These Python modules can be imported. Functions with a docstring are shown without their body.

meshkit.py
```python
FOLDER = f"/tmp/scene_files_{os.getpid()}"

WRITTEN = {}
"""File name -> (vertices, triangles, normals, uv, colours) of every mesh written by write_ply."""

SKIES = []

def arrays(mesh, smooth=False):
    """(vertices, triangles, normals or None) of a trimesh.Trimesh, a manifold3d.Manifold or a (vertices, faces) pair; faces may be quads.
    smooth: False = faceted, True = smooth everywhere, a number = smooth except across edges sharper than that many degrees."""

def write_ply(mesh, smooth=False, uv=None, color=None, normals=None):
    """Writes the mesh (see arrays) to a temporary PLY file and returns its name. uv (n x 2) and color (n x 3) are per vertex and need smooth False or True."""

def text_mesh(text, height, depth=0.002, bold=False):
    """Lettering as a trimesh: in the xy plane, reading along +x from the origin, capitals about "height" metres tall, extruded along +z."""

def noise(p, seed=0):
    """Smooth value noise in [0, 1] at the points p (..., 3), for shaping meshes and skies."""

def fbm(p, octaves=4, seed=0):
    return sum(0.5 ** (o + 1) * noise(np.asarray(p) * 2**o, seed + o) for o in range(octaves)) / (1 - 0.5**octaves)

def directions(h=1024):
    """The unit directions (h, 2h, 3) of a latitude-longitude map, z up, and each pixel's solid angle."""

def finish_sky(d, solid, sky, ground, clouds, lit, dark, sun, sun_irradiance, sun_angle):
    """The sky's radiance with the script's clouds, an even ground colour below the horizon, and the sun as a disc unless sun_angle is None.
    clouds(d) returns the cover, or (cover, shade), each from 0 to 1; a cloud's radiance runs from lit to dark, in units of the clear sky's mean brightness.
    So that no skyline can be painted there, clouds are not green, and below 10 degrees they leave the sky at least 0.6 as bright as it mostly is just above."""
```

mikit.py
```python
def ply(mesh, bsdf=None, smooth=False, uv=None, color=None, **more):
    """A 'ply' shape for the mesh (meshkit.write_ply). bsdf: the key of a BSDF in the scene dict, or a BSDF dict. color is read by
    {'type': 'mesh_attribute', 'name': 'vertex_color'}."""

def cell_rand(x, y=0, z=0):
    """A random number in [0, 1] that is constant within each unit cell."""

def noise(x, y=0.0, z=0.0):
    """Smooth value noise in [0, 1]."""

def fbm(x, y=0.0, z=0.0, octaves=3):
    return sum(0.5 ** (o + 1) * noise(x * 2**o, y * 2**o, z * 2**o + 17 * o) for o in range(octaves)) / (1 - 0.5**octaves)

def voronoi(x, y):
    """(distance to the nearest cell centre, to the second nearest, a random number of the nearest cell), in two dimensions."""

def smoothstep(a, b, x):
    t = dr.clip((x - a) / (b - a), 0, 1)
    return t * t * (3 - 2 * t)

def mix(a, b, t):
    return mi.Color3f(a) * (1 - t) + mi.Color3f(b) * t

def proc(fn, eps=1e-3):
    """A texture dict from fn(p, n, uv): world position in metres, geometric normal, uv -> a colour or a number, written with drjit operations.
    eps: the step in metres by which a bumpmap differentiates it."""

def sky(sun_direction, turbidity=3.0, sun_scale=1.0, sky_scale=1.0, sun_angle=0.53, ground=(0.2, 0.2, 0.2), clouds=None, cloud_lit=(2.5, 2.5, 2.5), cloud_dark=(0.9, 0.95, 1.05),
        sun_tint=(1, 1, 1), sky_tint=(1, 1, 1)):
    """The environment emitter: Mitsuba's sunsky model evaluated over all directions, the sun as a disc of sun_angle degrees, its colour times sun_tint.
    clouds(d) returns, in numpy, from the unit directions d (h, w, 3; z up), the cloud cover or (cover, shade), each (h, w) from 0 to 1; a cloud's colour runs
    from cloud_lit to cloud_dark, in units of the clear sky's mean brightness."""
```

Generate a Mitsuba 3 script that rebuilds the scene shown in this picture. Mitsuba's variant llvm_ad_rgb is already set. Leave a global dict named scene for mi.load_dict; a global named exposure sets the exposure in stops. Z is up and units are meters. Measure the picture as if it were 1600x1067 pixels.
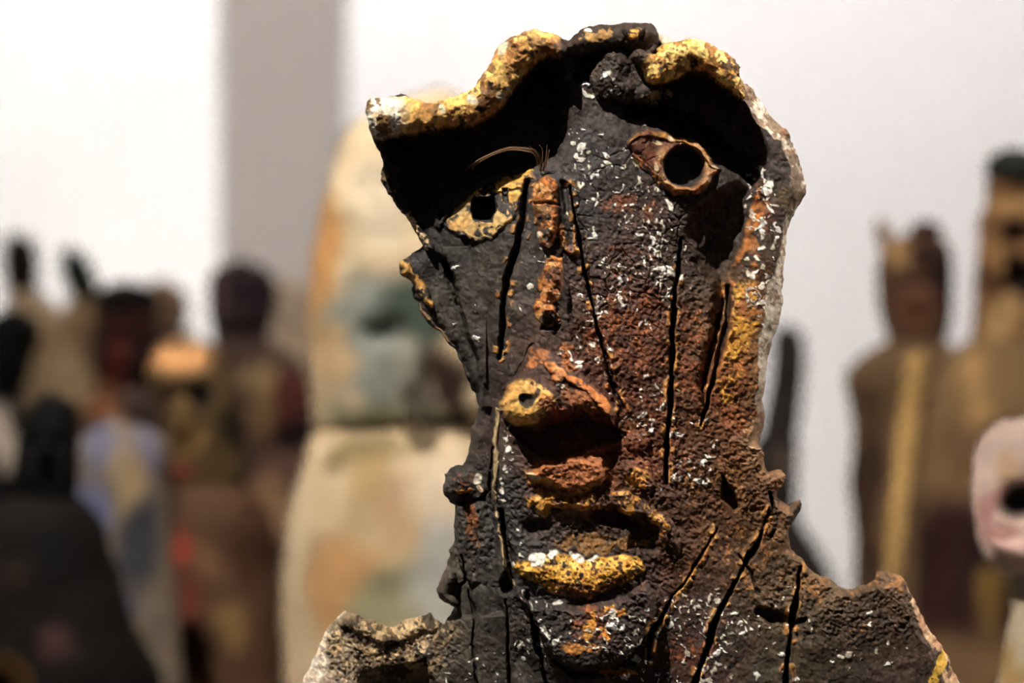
import math
import numpy as np, trimesh, mitsuba as mi, mikit, meshkit
from scipy import ndimage
from scipy.interpolate import RBFInterpolator, PchipInterpolator
from scipy.spatial import cKDTree
from scipy.special import erf

T = mi.ScalarTransform4f
scene, labels = {}, {}

# ------------------------------------------------------------------ camera, light, exposure
S = 0.0003                 # metres of one tracing unit in the plane of the near sculpture
ZC = 1.10                  # height of the lens
DIST = 1.80                # lens to the near sculpture
exposure = 0.0
scene['camera'] = {'type': 'thinlens', 'fov': 2 * math.degrees(math.atan(800 * S / DIST)), 'fov_axis': 'x',
                   'aperture_radius': 0.0095, 'focus_distance': DIST - 0.003, 'near_clip': 0.05, 'far_clip': 60.0,
                   'to_world': T().look_at(origin=[0, -DIST, ZC], target=[0, 0, ZC], up=[0, 0, 1])}
scene['ambient'] = {'type': 'constant', 'radiance': {'type': 'rgb', 'value': [0.06, 0.055, 0.055]}}


def spot(name, at, to, power, color, cutoff, beam):
    scene[name] = {'type': 'spot', 'to_world': T().look_at(origin=at, target=to, up=[0, 0.01, 1]), 'cutoff_angle': cutoff, 'beam_width': beam,
                   'intensity': {'type': 'rgb', 'value': [power * c for c in color]}}


WARM = (1.0, 0.93, 0.84)
NEUTRAL = (1.0, 0.97, 0.98)
spot('unseen_spot_key', [-0.66, -1.14, 3.05], [0.03, 0, 1.12], 40.0, WARM, 16, 10)  # out of view, placed to light the bust from upper left
spot('unseen_spot_side', [1.7, 0.1, 2.5], [0.05, 0, 1.12], 15.0, WARM, 16, 10)  # unseen weaker lamp, lights the right flank of the bust
spot('unseen_spot_crowd', [-1.6, 1.2, 4.2], [-0.6, 4.6, 1.0], 33.0, WARM, 30, 20)  # out of view, placed to light the left crowd
spot('unseen_spot_crowd_right', [1.6, 0.2, 4.2], [0.8, 3.0, 1.0], 19.0, WARM, 24, 16)  # out of view, placed to light the figures on the right
spot('unseen_spot_pale', [-0.7, 0.3, 3.6], [-0.15, 1.8, 1.1], 46.0, WARM, 16, 10)  # unseen, placed to brighten the tall pale figure
spot('added_spot_column', [-1.0, 5.2, 4.6], [-0.56, 7.6, 1.6], 19.0, (1.0, 0.95, 0.92), 16, 11)  # added fill that brightens the front of the column
spot('unseen_spot_wall_left', [-3.2, 7.0, 4.7], [-1.5, 9.0, 1.6], 66.0, (1, 0.965, 0.90), 60, 45)  # unseen, washes the left part of the back wall
spot('unseen_spot_wall_middle', [-0.1, 7.6, 4.7], [0.0, 9.0, 1.9], 30.0, (0.98, 0.97, 1.0), 75, 40)  # unseen, washes the middle of the back wall
spot('unseen_spot_wall_right', [1.7, 7.0, 4.7], [1.5, 9.0, 2.2], 17.0, (1.0, 0.92, 0.91), 75, 35)  # unseen, washes the right part of the back wall

# ------------------------------------------------------------------ materials
VC = {'type': 'mesh_attribute', 'name': 'vertex_color'}
scene['clay_painted'] = {'type': 'twosided', 'bsdf': {'type': 'principled', 'base_color': VC, 'roughness': 0.66, 'specular': 0.28}}
scene['clay_matt'] = {'type': 'twosided', 'bsdf': {'type': 'principled', 'base_color': VC, 'roughness': 0.8, 'specular': 0.1}}


def plaster_color(p, n, uv):
    f = mikit.fbm(p.x * 1.7, p.z * 1.7, p.y, octaves=3)
    return mikit.mix((0.80, 0.78, 0.77), (0.86, 0.85, 0.84), f)


def column_color(p, n, uv):
    f = mikit.fbm(p.x * 6, p.z * 1.2, p.y * 6, octaves=3)
    return mikit.mix((0.50, 0.45, 0.43), (0.58, 0.53, 0.50), f)


def floor_color(p, n, uv):
    f = mikit.fbm(p.x * 3, p.y * 3, 0.0, octaves=4)
    return mikit.mix((0.13, 0.115, 0.10), (0.20, 0.18, 0.16), f)


scene['plaster'] = {'type': 'twosided', 'bsdf': {'type': 'diffuse', 'reflectance': mikit.proc(plaster_color)}}
scene['column_paint'] = {'type': 'twosided', 'bsdf': {'type': 'diffuse', 'reflectance': mikit.proc(column_color)}}
scene['concrete'] = {'type': 'twosided', 'bsdf': {'type': 'principled', 'base_color': mikit.proc(floor_color), 'roughness': 0.5}}


def struct(name, mesh, bsdf):
    scene[name] = mikit.ply(mesh, bsdf)
    labels[name] = {'kind': 'structure'}


def box(x0, x1, y0, y1, z0, z1, bevel=0.0):
    m = trimesh.creation.box(bounds=[[x0, y0, z0], [x1, y1, z1]])
    return m


WALL_Y = 9.0
struct('floor', box(-5, 5, -3.5, WALL_Y + 0.2, -0.1, 0), 'concrete')
struct('wall_left', box(-5.2, -5, -3.5, WALL_Y + 0.2, 0, 5), 'plaster')
struct('wall_right', box(5, 5.2, -3.5, WALL_Y + 0.2, 0, 5), 'plaster')
struct('wall_back', box(-5, 5, WALL_Y, WALL_Y + 0.2, 0, 5), 'plaster')

# ------------------------------------------------------------------ helpers
def lin(*c):
    c = np.asarray(c if len(c) > 1 else c[0], float) / 255.0
    return np.where(c <= 0.04045, c / 12.92, ((c + 0.055) / 1.055) ** 2.4)


def sm(a, b, x):
    t = np.clip((x - a) / (b - a), 0, 1)
    return t * t * (3 - 2 * t)


def vertex_normals(v, f):
    n = np.zeros_like(v)
    fn = np.cross(v[f[:, 1]] - v[f[:, 0]], v[f[:, 2]] - v[f[:, 0]])
    for k in range(3):
        for a in range(3):
            n[:, a] += np.bincount(f[:, k], fn[:, a], len(v))
    return n / np.maximum(np.linalg.norm(n, axis=1, keepdims=True), 1e-20)


def put(key, v, f, col, nrm, bsdf):
    used = np.unique(f)
    back = np.full(len(v), -1)
    back[used] = np.arange(len(used))
    path = meshkit.write_ply((v[used], back[f]), smooth=True, color=np.clip(col[used], 0, 1), normals=nrm[used])
    scene[key] = {'type': 'ply', 'filename': path, 'face_normals': False, 'bsdf': {'type': 'ref', 'id': bsdf}}


# ================================================================== the near sculpture
G = 1.25
u_ax = np.arange(432, 1575, G)
v_ax = np.arange(18, 1190, G)
U, V = np.meshgrid(u_ax, v_ax)
SH = U.shape


LIB = {}


def lattice(scale):
    """Periodic smooth noise, zero mean and unit spread, kept for every scale."""
    key = round(scale, 2)
    if key not in LIB:
        r = np.random.default_rng(int(key * 100) + 11)
        h, w = max(4, round(SH[0] * G / scale)), max(4, round(SH[1] * G / scale))
        a = r.standard_normal((h, w))

        def bs(n_out, n):
            t = np.arange(n_out) * (n / n_out)
            i = np.floor(t).astype(int)
            x = t - i
            return i, np.stack([(1 - x) ** 3, 3 * x**3 - 6 * x**2 + 4, -3 * x**3 + 3 * x**2 + 3 * x + 1, x**3], 1) / 6

        iy, wy = bs(SH[0], h)
        ix, wx = bs(SH[1], w)
        rows = sum(a[(iy - 1 + k) % h] * wy[:, k : k + 1] for k in range(4))
        z = sum(rows[:, (ix - 1 + k) % w] * wx[None, :, k] for k in range(4))
        LIB[key] = ((z - z.mean()) / z.std()).astype(np.float32)
    return LIB[key]


def roll(a, seed):
    r = np.random.default_rng(seed + 1000)
    return np.roll(a, (int(r.integers(SH[0])), int(r.integers(SH[1]))), (0, 1))


def N(scale, seed):
    """Smooth noise over the clay, evenly spread in 0..1; scale in tracing units."""
    return 0.5 + 0.5 * erf(roll(lattice(scale), seed) / 1.4142)


FRACT = {}


def FN(scale, seed):
    """Fractal noise, evenly spread in 0..1."""
    key = round(scale * 2) / 2
    if key not in FRACT:
        z = sum(g * roll(lattice(max(scale * q, 1.9)), 77 + int(q * 100)) for g, q in ((1.0, 1.5), (.62, .7), (.42, .36), (.3, .2)))
        FRACT[key] = (0.5 + 0.5 * erf(z / z.std() / 1.4142)).astype(np.float32)
    return roll(FRACT[key], seed)


def RN(scale, seed):
    """Fractal noise, bell-shaped, for relief."""
    z = sum(g * roll(lattice(max(scale * q, 1.9)), seed + int(q * 100)) for g, q in ((1.0, 1.0), (.5, .5), (.27, .26)))
    return z / 1.15


WU = 7 * (N(34, 1) - .5) + 4 * (N(11, 2) - .5) + 2.6 * (N(5, 3) - .5)
WV = 7 * (N(34, 4) - .5) + 4 * (N(11, 5) - .5) + 2.6 * (N(5, 6) - .5)


def window(pts, pad):
    p = np.asarray(pts, float)
    i0, i1 = np.searchsorted(v_ax, [p[:, 1].min() - pad, p[:, 1].max() + pad])
    j0, j1 = np.searchsorted(u_ax, [p[:, 0].min() - pad, p[:, 0].max() + pad])
    return slice(i0, i1), slice(j0, j1)


def poly(pts, warp=1.0, pad=60):
    """Signed distance to a closed outline (negative inside)."""
    p = np.asarray(pts, float)[:, :2]
    w = window(p, pad)
    x, y = U[w] + warp * WU[w], V[w] + warp * WV[w]
    d2, inside = np.full(x.shape, 1e9), np.zeros(x.shape, bool)
    for (ax, ay), (bx, by) in zip(p, np.roll(p, -1, 0)):
        ex, ey = bx - ax, by - ay
        t = np.clip(((x - ax) * ex + (y - ay) * ey) / (ex * ex + ey * ey + 1e-9), 0, 1)
        d2 = np.minimum(d2, (x - ax - t * ex) ** 2 + (y - ay - t * ey) ** 2)
        c = (ay > y) != (by > y)
        if ay != by:
            inside ^= c & (x < ex * (y - ay) / ey + ax)
    out = np.full(SH, 999.0)
    out[w] = np.sqrt(d2) * np.where(inside, -1, 1)
    return out


def path(pts, warp=1.0, pad=60):
    """(distance, radius there, signed side, run from 0 to 1) of an open line whose points carry a radius."""
    p = np.asarray(pts, float)
    w = window(p, pad)
    x, y = U[w] + warp * WU[w], V[w] + warp * WV[w]
    best, rad, run, side = np.full(x.shape, 1e9), np.ones(x.shape), np.zeros(x.shape), np.zeros(x.shape)
    seg = np.hypot(*np.diff(p[:, :2], axis=0).T)
    at = np.r_[0, np.cumsum(seg)] / seg.sum()
    for k in range(len(p) - 1):
        (ax, ay, ar), (bx, by, br) = p[k], p[k + 1]
        ex, ey = bx - ax, by - ay
        t = np.clip(((x - ax) * ex + (y - ay) * ey) / (ex * ex + ey * ey + 1e-9), 0, 1)
        d = np.hypot(x - ax - t * ex, y - ay - t * ey)
        m = d < best
        best = np.where(m, d, best)
        rad = np.where(m, ar + t * (br - ar), rad)
        run = np.where(m, at[k] + t * (at[k + 1] - at[k]), run)
        side = np.where(m, np.sign(ex * (y - ay) - ey * (x - ax)), side)
    D, R, L, Q = np.full(SH, 999.0), np.ones(SH), np.zeros(SH), np.zeros(SH)
    D[w], R[w], L[w], Q[w] = best, rad, side, run
    return D, R, L, Q


def blob(u, v, ru, rv=None, rot=0.0, warp=1.0):
    """1 in the middle, 0 outside of an ellipse."""
    rv = rv or ru
    a = math.radians(rot)
    x, y = U + warp * WU - u, V + warp * WV - v
    q = np.hypot((x * math.cos(a) + y * math.sin(a)) / ru, (-x * math.sin(a) + y * math.cos(a)) / rv)
    return q


OUTLINE = [(470, 1067), (491, 1025), (507, 994), (522, 972), (530, 963), (542, 964), (557, 966), (570, 973), (585, 978), (600, 986), (615, 986), (630, 979), (645, 974),
           (660, 971), (669, 966), (677, 974), (690, 981), (695, 975), (700, 964), (707, 952), (695, 944), (685, 938), (682, 926), (686, 915), (690, 902), (697, 892), (702, 869), (711, 855),
           (708, 818), (711, 794), (701, 790), (696, 781), (693, 762), (696, 745), (695, 741), (705, 732), (719, 728), (727, 720), (733, 702), (739, 663), (742, 637), (736, 612), (726, 592),
           (719, 573), (708, 545), (699, 533), (688, 518), (667, 504), (656, 482), (646, 465), (645, 454), (640, 437), (626, 423), (623, 411), (629, 402), (638, 397), (640, 393), (656, 381),
           (647, 361), (632, 338), (622, 323), (614, 307), (603, 296), (597, 280), (594, 265), (597, 254), (592, 231), (578, 214), (575, 200), (572, 172), (574, 158), (582, 152), (608, 149),
           (620, 144), (628, 141), (641, 148), (656, 153), (672, 158), (695, 156), (712, 151), (729, 144), (743, 135), (754, 124), (761, 107), (769, 93), (775, 79), (785, 68), (799, 59),
           (813, 52), (824, 44), (838, 40), (855, 42), (866, 48), (878, 56), (885, 61), (893, 52), (904, 43), (920, 37), (934, 34), (950, 36), (964, 34), (984, 30), (1004, 31),
           (1018, 33), (1026, 41), (1030, 48), (1040, 52), (1050, 59), (1057, 65), (1071, 63), (1088, 62), (1105, 67), (1122, 75), (1139, 85), (1153, 93), (1158, 104), (1158, 116), (1162, 124),
           (1175, 127), (1184, 134), (1187, 144), (1198, 158), (1209, 176), (1223, 189), (1236, 200), (1243, 214), (1247, 228), (1254, 245), (1257, 262), (1261, 276), (1264, 288), (1262, 303),
           (1257, 312), (1246, 328), (1241, 341), (1235, 356), (1233, 372), (1231, 401), (1229, 434), (1225, 471), (1219, 505), (1213, 530), (1210, 558), (1207, 575), (1203, 596), (1201, 624),
           (1199, 658), (1196, 681), (1196, 700), (1199, 712), (1200, 731), (1205, 737), (1215, 735), (1229, 735), (1236, 741), (1236, 750), (1229, 759), (1220, 768), (1218, 779), (1226, 787),
           (1234, 792), (1242, 787), (1249, 783), (1255, 781), (1256, 790), (1253, 801), (1247, 814), (1241, 825), (1239, 846), (1241, 865), (1250, 873), (1260, 880), (1274, 893),
           (1291, 906), (1300, 906), (1308, 910), (1315, 920), (1325, 924), (1340, 925), (1353, 920), (1365, 916), (1374, 910), (1377, 899), (1385, 899), (1400, 903), (1413, 906), (1423, 920),
           (1438, 945), (1455, 973), (1470, 1000), (1487, 1020), (1493, 1033), (1510, 1067), (1535, 1115), (1548, 1180), (452, 1180), (455, 1110)]
SD = poly(OUTLINE, warp=0.8, pad=400)

# ---- broad form: heights (toward the viewer) at chosen points
BASE = [(900, 150, -15), (950, 220, -5), (890, 230, -15), (900, 280, -3), (950, 330, 0), (1000, 330, 0), (1050, 350, -6), (950, 450, 6), (1000, 450, 5), (1050, 450, -3),
        (950, 550, 8), (1010, 560, 5), (1040, 600, 0), (1090, 500, -12), (1090, 600, -12), (1010, 680, 0), (1080, 700, -12), (1120, 720, -22), (1185, 300, 2), (1170, 400, 2),
        (1165, 500, -2), (1150, 600, -10), (1130, 680, -20), (1180, 640, -35), (1140, 340, -26), (1120, 400, -24), (1150, 250, -36), (1060, 260, -14), (1000, 225, -8), (1110, 270, -22),
        (1080, 150, -35), (1130, 190, -40), (1050, 180, -40), (1170, 220, -30), (1200, 250, -15), (850, 430, 14), (810, 400, 0), (800, 330, -12), (760, 420, -22), (705, 440, -55), (770, 500, -18),
        (745, 600, -45), (775, 650, -26), (800, 600, 4), (830, 500, 16), (650, 250, -70), (700, 250, -72), (780, 240, -60), (840, 235, -38), (700, 340, -48), (760, 320, -36),
        (810, 310, -22), (860, 330, 12), (870, 450, 22), (855, 560, 24), (830, 620, 26), (900, 600, 22), (950, 620, 8), (880, 740, 18), (850, 800, 8), (900, 840, 2), (800, 840, -8),
        (1000, 830, -2), (900, 895, 8), (800, 890, -4), (1000, 890, -4), (1040, 840, -8), (785, 750, -8), (785, 900, -14), (740, 760, -62), (745, 850, -66), (730, 950, -64), (700, 1020, -66),
        (900, 985, 8), (850, 960, 0), (980, 980, 2), (900, 1044, 8), (865, 1020, 4), (955, 1034, 6), (900, 1078, -34), (1040, 900, -22), (1000, 1062, -34), (830, 1050, -44), (760, 1060, -56), (1100, 850, -36), (1180, 800, -52),
        (1150, 950, -38), (1060, 1000, -32), (1200, 1050, -44), (1300, 1000, -50), (1400, 980, -52), (1240, 900, -58), (560, 1020, -62), (640, 1030, -66), (500, 1060, -74), (670, 985, -74),
        (600, 180, -20), (780, 110, -15), (950, 60, -20), (1100, 100, -20), (1450, 1060, -56), (900, 1180, -60), (600, 1180, -70), (1300, 1180, -60)]
b = np.array(BASE, float)
cu, cv = np.meshgrid(np.arange(425, 1590, 12.5), np.arange(10, 1205, 12.5))
coarse = RBFInterpolator(b[:, :2], b[:, 2], kernel='linear', smoothing=0.4)(np.c_[cu.ravel(), cv.ravel()]).reshape(cu.shape)
coarse = ndimage.gaussian_filter(coarse, 1.0)
H = ndimage.map_coordinates(coarse, [(V + .4 * WV - 10) / 12.5, (U + .4 * WU - 425) / 12.5], order=3, mode='nearest')
DV = np.zeros(SH)          # clay that sags: how far a point is shifted downward
PART = np.zeros(SH, int)
PARTS = ['head', 'hair_roll', 'hair_roll_001', 'hair_lump', 'nose', 'eye', 'eye_001', 'upper_lip', 'lower_lip', 'ear', 'ear_001', 'neck', 'shoulder', 'shoulder_001', 'chin', 'cheek_strip', 'jaw_lump']


def part(name, mask):
    PART[mask] = PARTS.index(name)


def raise_path(pts, h, base=None, power=0.5, warp=1.0):
    """A roll of clay laid along a line; base = height of its foot (None: on the surface)."""
    global H
    D, R, L, Q = path(pts, warp)
    prof = np.clip(1 - (D / R) ** 2, 0, 1) ** power
    H = np.where(D < R, np.maximum(H, (H if base is None else base) + h * prof), H)
    return D, R, L, Q


def sink_path(pts, depth, warp=1.0, soft=1.0):
    global H
    D, R, L, Q = path(pts, warp)
    R = R * (.62 + .7 * N(22, 90))
    H = H - depth * sm(1 + .35 * soft, 1 - .65 * soft, D / R)
    return D, R, L, Q


def level(sd, h, a, bb):
    """Bring the clay inside an outline to height h; the change runs from sd = a (none) to sd = bb (full)."""
    global H
    t = sm(a, bb, sd)
    H = H * (1 - t) + h * t
    return t


# ---- hollow under the left part of the fringe
hollow_l = poly([(588, 207), (640, 205), (700, 199), (745, 187), (775, 167), (795, 146), (812, 112), (828, 88), (860, 84), (874, 96), (884, 130), (888, 200), (872, 243), (842, 258),
                 (790, 262), (740, 275), (700, 295), (665, 325), (645, 330), (618, 292), (603, 240)])
level(hollow_l, -96, 13, -34)
# ---- hollow and crease under the right part
hollow_r = poly([(1012, 142), (1045, 124), (1065, 104), (1085, 99), (1110, 110), (1128, 127), (1146, 152), (1162, 178), (1186, 207), (1200, 238), (1192, 290), (1178, 300), (1160, 275),
                 (1135, 245), (1105, 218), (1060, 190), (1010, 178), (978, 176), (990, 160)])
level(hollow_r, -74, 6, -16)
sink_path([(985, 172, 10), (1020, 174, 16), (1060, 182, 20), (1105, 210, 22), (1140, 242, 22), (1168, 278, 22), (1165, 320, 20), (1150, 360, 18)], 34, soft=1.3)
# ---- recess of the right temple
temple = poly([(1080, 330), (1112, 300), (1150, 284), (1180, 290), (1178, 330), (1166, 370), (1156, 410), (1144, 450), (1136, 500), (1126, 545), (1110, 600), (1102, 640), (1096, 600), (1106, 540),
               (1116, 480), (1112, 440), (1092, 410), (1072, 380)])
level(temple, -68, 5, -20)
# ---- rolls of the fringe
RL = raise_path([(586, 182, 33), (630, 178, 30), (680, 179, 25), (730, 168, 26), (764, 146, 29), (784, 116, 29), (801, 90, 29), (830, 68, 27), (858, 70, 24), (874, 82, 14)], 44, base=-2, power=.36)
part('hair_roll', (RL[0] < RL[1] * 1.02))
raise_path([(872, 62, 14), (882, 90, 16), (892, 112, 16)], 22, base=-22)
hollow_c = poly([(900, 88), (925, 82), (950, 88), (946, 105), (938, 128), (915, 132), (895, 124)])
level(hollow_c, -50, 4, -10)
lumpR = raise_path([(903, 66, 24), (940, 56, 23), (985, 52, 22), (1010, 56, 20)], 32, base=-8)
lump2 = raise_path([(1006, 58, 24), (1004, 100, 24), (1008, 140, 22)], 24, base=-8)
lump3 = raise_path([(962, 96, 26), (958, 122, 34), (978, 138, 24)], 22, base=-6)
for q in (lumpR, lump2, lump3):
    part('hair_lump', q[0] < q[1])
raise_path([(982, 46, 7), (994, 54, 8), (1003, 46, 7), (996, 40, 6)], 7)
RR = raise_path([(1000, 90, 12), (1022, 112, 24), (1050, 97, 27), (1080, 84, 24), (1108, 88, 25), (1134, 106, 24), (1150, 128, 17), (1156, 148, 10)], 46, base=2, power=.4)
part('hair_roll_001', RR[0] < RR[1] * 1.02)
raise_path([(1013, 88, 4), (1024, 78, 5)], 6)
# ---- pale flank at the right
flank = poly([(1158, 108), (1150, 150), (1166, 160), (1178, 184), (1198, 205), (1222, 224), (1232, 258), (1236, 296), (1230, 320), (1221, 345), (1218, 380), (1206, 430), (1194, 470), (1188, 520),
              (1190, 560), (1186, 610), (1180, 660), (1172, 700), (1225, 712), (1290, 560), (1300, 250), (1200, 90)], warp=1.0)
inn = np.clip(-flank, 0, None)
t = np.where(flank < 0, inn / (inn + np.clip(-SD, 0.01, None)), 0)
FLANK = sm(2, -2, flank)
H = H - 75 * t
# ---- left edge strip of the forehead hollow (thin rim down to the temple)
rimL = raise_path([(594, 250, 8), (606, 285, 8), (622, 318, 9), (638, 345, 10), (652, 368, 10), (668, 384, 9)], 18, base=-62)
raise_path([(672, 300, 4), (678, 335, 5), (683, 352, 5), (690, 338, 4), (702, 322, 3)], 9)
# ---- left eye: plate with a square hole
eyeL = poly([(690, 345), (720, 318), (745, 296), (775, 280), (806, 276), (812, 300), (806, 335), (790, 352), (770, 366), (735, 372), (705, 362)])
H = H + 7 * sm(3, -5, eyeL)
holeL = poly([(741, 312), (768, 308), (773, 332), (768, 346), (742, 344), (738, 328)], warp=.7)
H = H - 42 * sm(2.5, -4, holeL)
pit2 = poly([(782, 296), (792, 296), (794, 318), (785, 316)], warp=.6)
H = H - 8 * sm(2, -3, pit2)
lidL = raise_path([(790, 352, 3), (770, 368, 4), (745, 372, 4), (722, 366, 3)], 5)
part('eye_001', eyeL < 3)
# ---- right eye: almond with a ring and a deep round hole
almond = poly([(978, 228), (992, 212), (1012, 205), (1040, 208), (1072, 217), (1098, 231), (1116, 250), (1130, 262), (1116, 276), (1100, 292), (1080, 303), (1060, 304), (1040, 293), (1016, 268), (996, 248)], warp=.6)
H = H + 10 * sm(2, -8, almond)
lidU = raise_path([(980, 226, 3), (1000, 211, 6), (1030, 207, 7), (1060, 215, 7), (1088, 229, 7), (1112, 252, 5), (1126, 262, 3)], 9)
lidD = raise_path([(986, 240, 3), (1010, 262, 4), (1036, 288, 5), (1062, 302, 5), (1088, 297, 5), (1108, 280, 4), (1122, 266, 3)], 6)
q = blob(1069, 262, 41, 40, 20, .5)
H = H + 6 * np.exp(-((q - .93) / .16) ** 2)
q = blob(1070, 261, 31, 32, 20, .5)
H = H - 34 * sm(1.08, .80, q)
part('eye', almond < 3)
# ---- left cheek step, ear leaf
leaf = poly([(640, 392), (656, 382), (676, 388), (694, 402), (706, 425), (716, 460), (728, 500), (742, 545), (752, 600), (748, 640), (740, 640), (726, 592), (708, 545), (690, 520), (668, 505), (652, 470), (640, 437), (622, 418), (626, 400)], warp=.6)
level(leaf, -66, 2, -6)
H = np.where((leaf > 0) & (leaf < 40) & (U > 690) & (V > 385) & (V < 600) & (U < 760), H + 9 * sm(40, 4, leaf), H)
leafrim = raise_path([(630, 406, 8), (640, 424, 8), (654, 446, 8), (664, 464, 7), (672, 474, 4)], 12)
leafrim2 = raise_path([(648, 470, 3), (664, 492, 4), (682, 512, 4), (698, 530, 4)], 8)
sink_path([(690, 405, 5), (704, 432, 6), (716, 470, 4)], 14)
part('ear', leaf < 2)
# ---- strip of the cheek beside the left slit, front slab edge
slab = raise_path([(776, 640, 3), (772, 690, 3), (774, 760, 3.4), (778, 820, 3), (784, 880, 3), (800, 915, 3)], 7)
sideL = poly([(768, 640), (767, 690), (769, 760), (774, 840), (780, 930), (786, 960), (660, 980), (680, 700), (735, 640)], warp=.5)
H = H - 14 * sm(3, -4, sideL)
# ---- nose
bridge = poly([(834, 283), (868, 283), (874, 330), (878, 390), (884, 470), (890, 540), (915, 590), (962, 640), (960, 662), (900, 660), (850, 690), (800, 690), (782, 660), (786, 622), (806, 590), (828, 545),
               (842, 500), (846, 440), (838, 390), (832, 330)], warp=.6)
H = H + 14 * sm(6, -10, bridge)
nb1 = raise_path([(851, 292, 18), (851, 320, 19), (852, 350, 19), (853, 372, 13)], 15)
H = H - 16 * sm(1, -3, poly([(834, 318), (870, 318), (872, 323), (834, 324)], warp=1.2))
nb2 = raise_path([(862, 410, 13), (858, 440, 18), (858, 462, 18), (846, 480, 14), (862, 496, 15)], 17)
H = H - 15 * sm(2, -4, poly([(852, 490), (876, 486), (878, 512), (850, 514)], warp=1.2))
nb3 = raise_path([(876, 355, 7), (884, 385, 9), (893, 396, 10)], 9)
sink_path([(868, 372, 9), (864, 388, 9), (868, 400, 6)], 18)
sink_path([(882, 288, 11), (882, 310, 10), (884, 335, 6)], 16)
# nose body reaching out at its lower end
nose = poly([(845, 545), (870, 545), (885, 570), (912, 596), (945, 622), (968, 650), (956, 662), (930, 652), (900, 650), (870, 655), (850, 668), (842, 672), (812, 664), (786, 652), (776, 640), (786, 616), (800, 596), (822, 575)], warp=.8)
grow = sm(545, 650, V)
H = H + (10 + 24 * grow) * sm(2, -16, nose) * np.where(U > 870, sm(975, 880, U) * .7 + .3, 1)
tip = blob(826, 626, 44, 38, -20)
H = H + 20 * np.sqrt(np.clip(1 - tip**2, 0, 1))
H = H - 12 * sm(1, .5, blob(823, 625, 14, 12, 10))
alar = raise_path([(888, 590, 5), (915, 608, 7), (942, 630, 8), (950, 642, 6)], 8)
sink_path([(806, 590, 2), (822, 560, 2), (836, 535, 2)], 6)
nk = raise_path([(862, 570, 9), (874, 584, 11), (870, 592, 9)], 12)
under = poly([(778, 646), (800, 662), (842, 674), (866, 658), (905, 652), (955, 664), (985, 682), (960, 690), (930, 692), (905, 708), (870, 716), (845, 712), (815, 690), (790, 676)], warp=.8)
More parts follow.
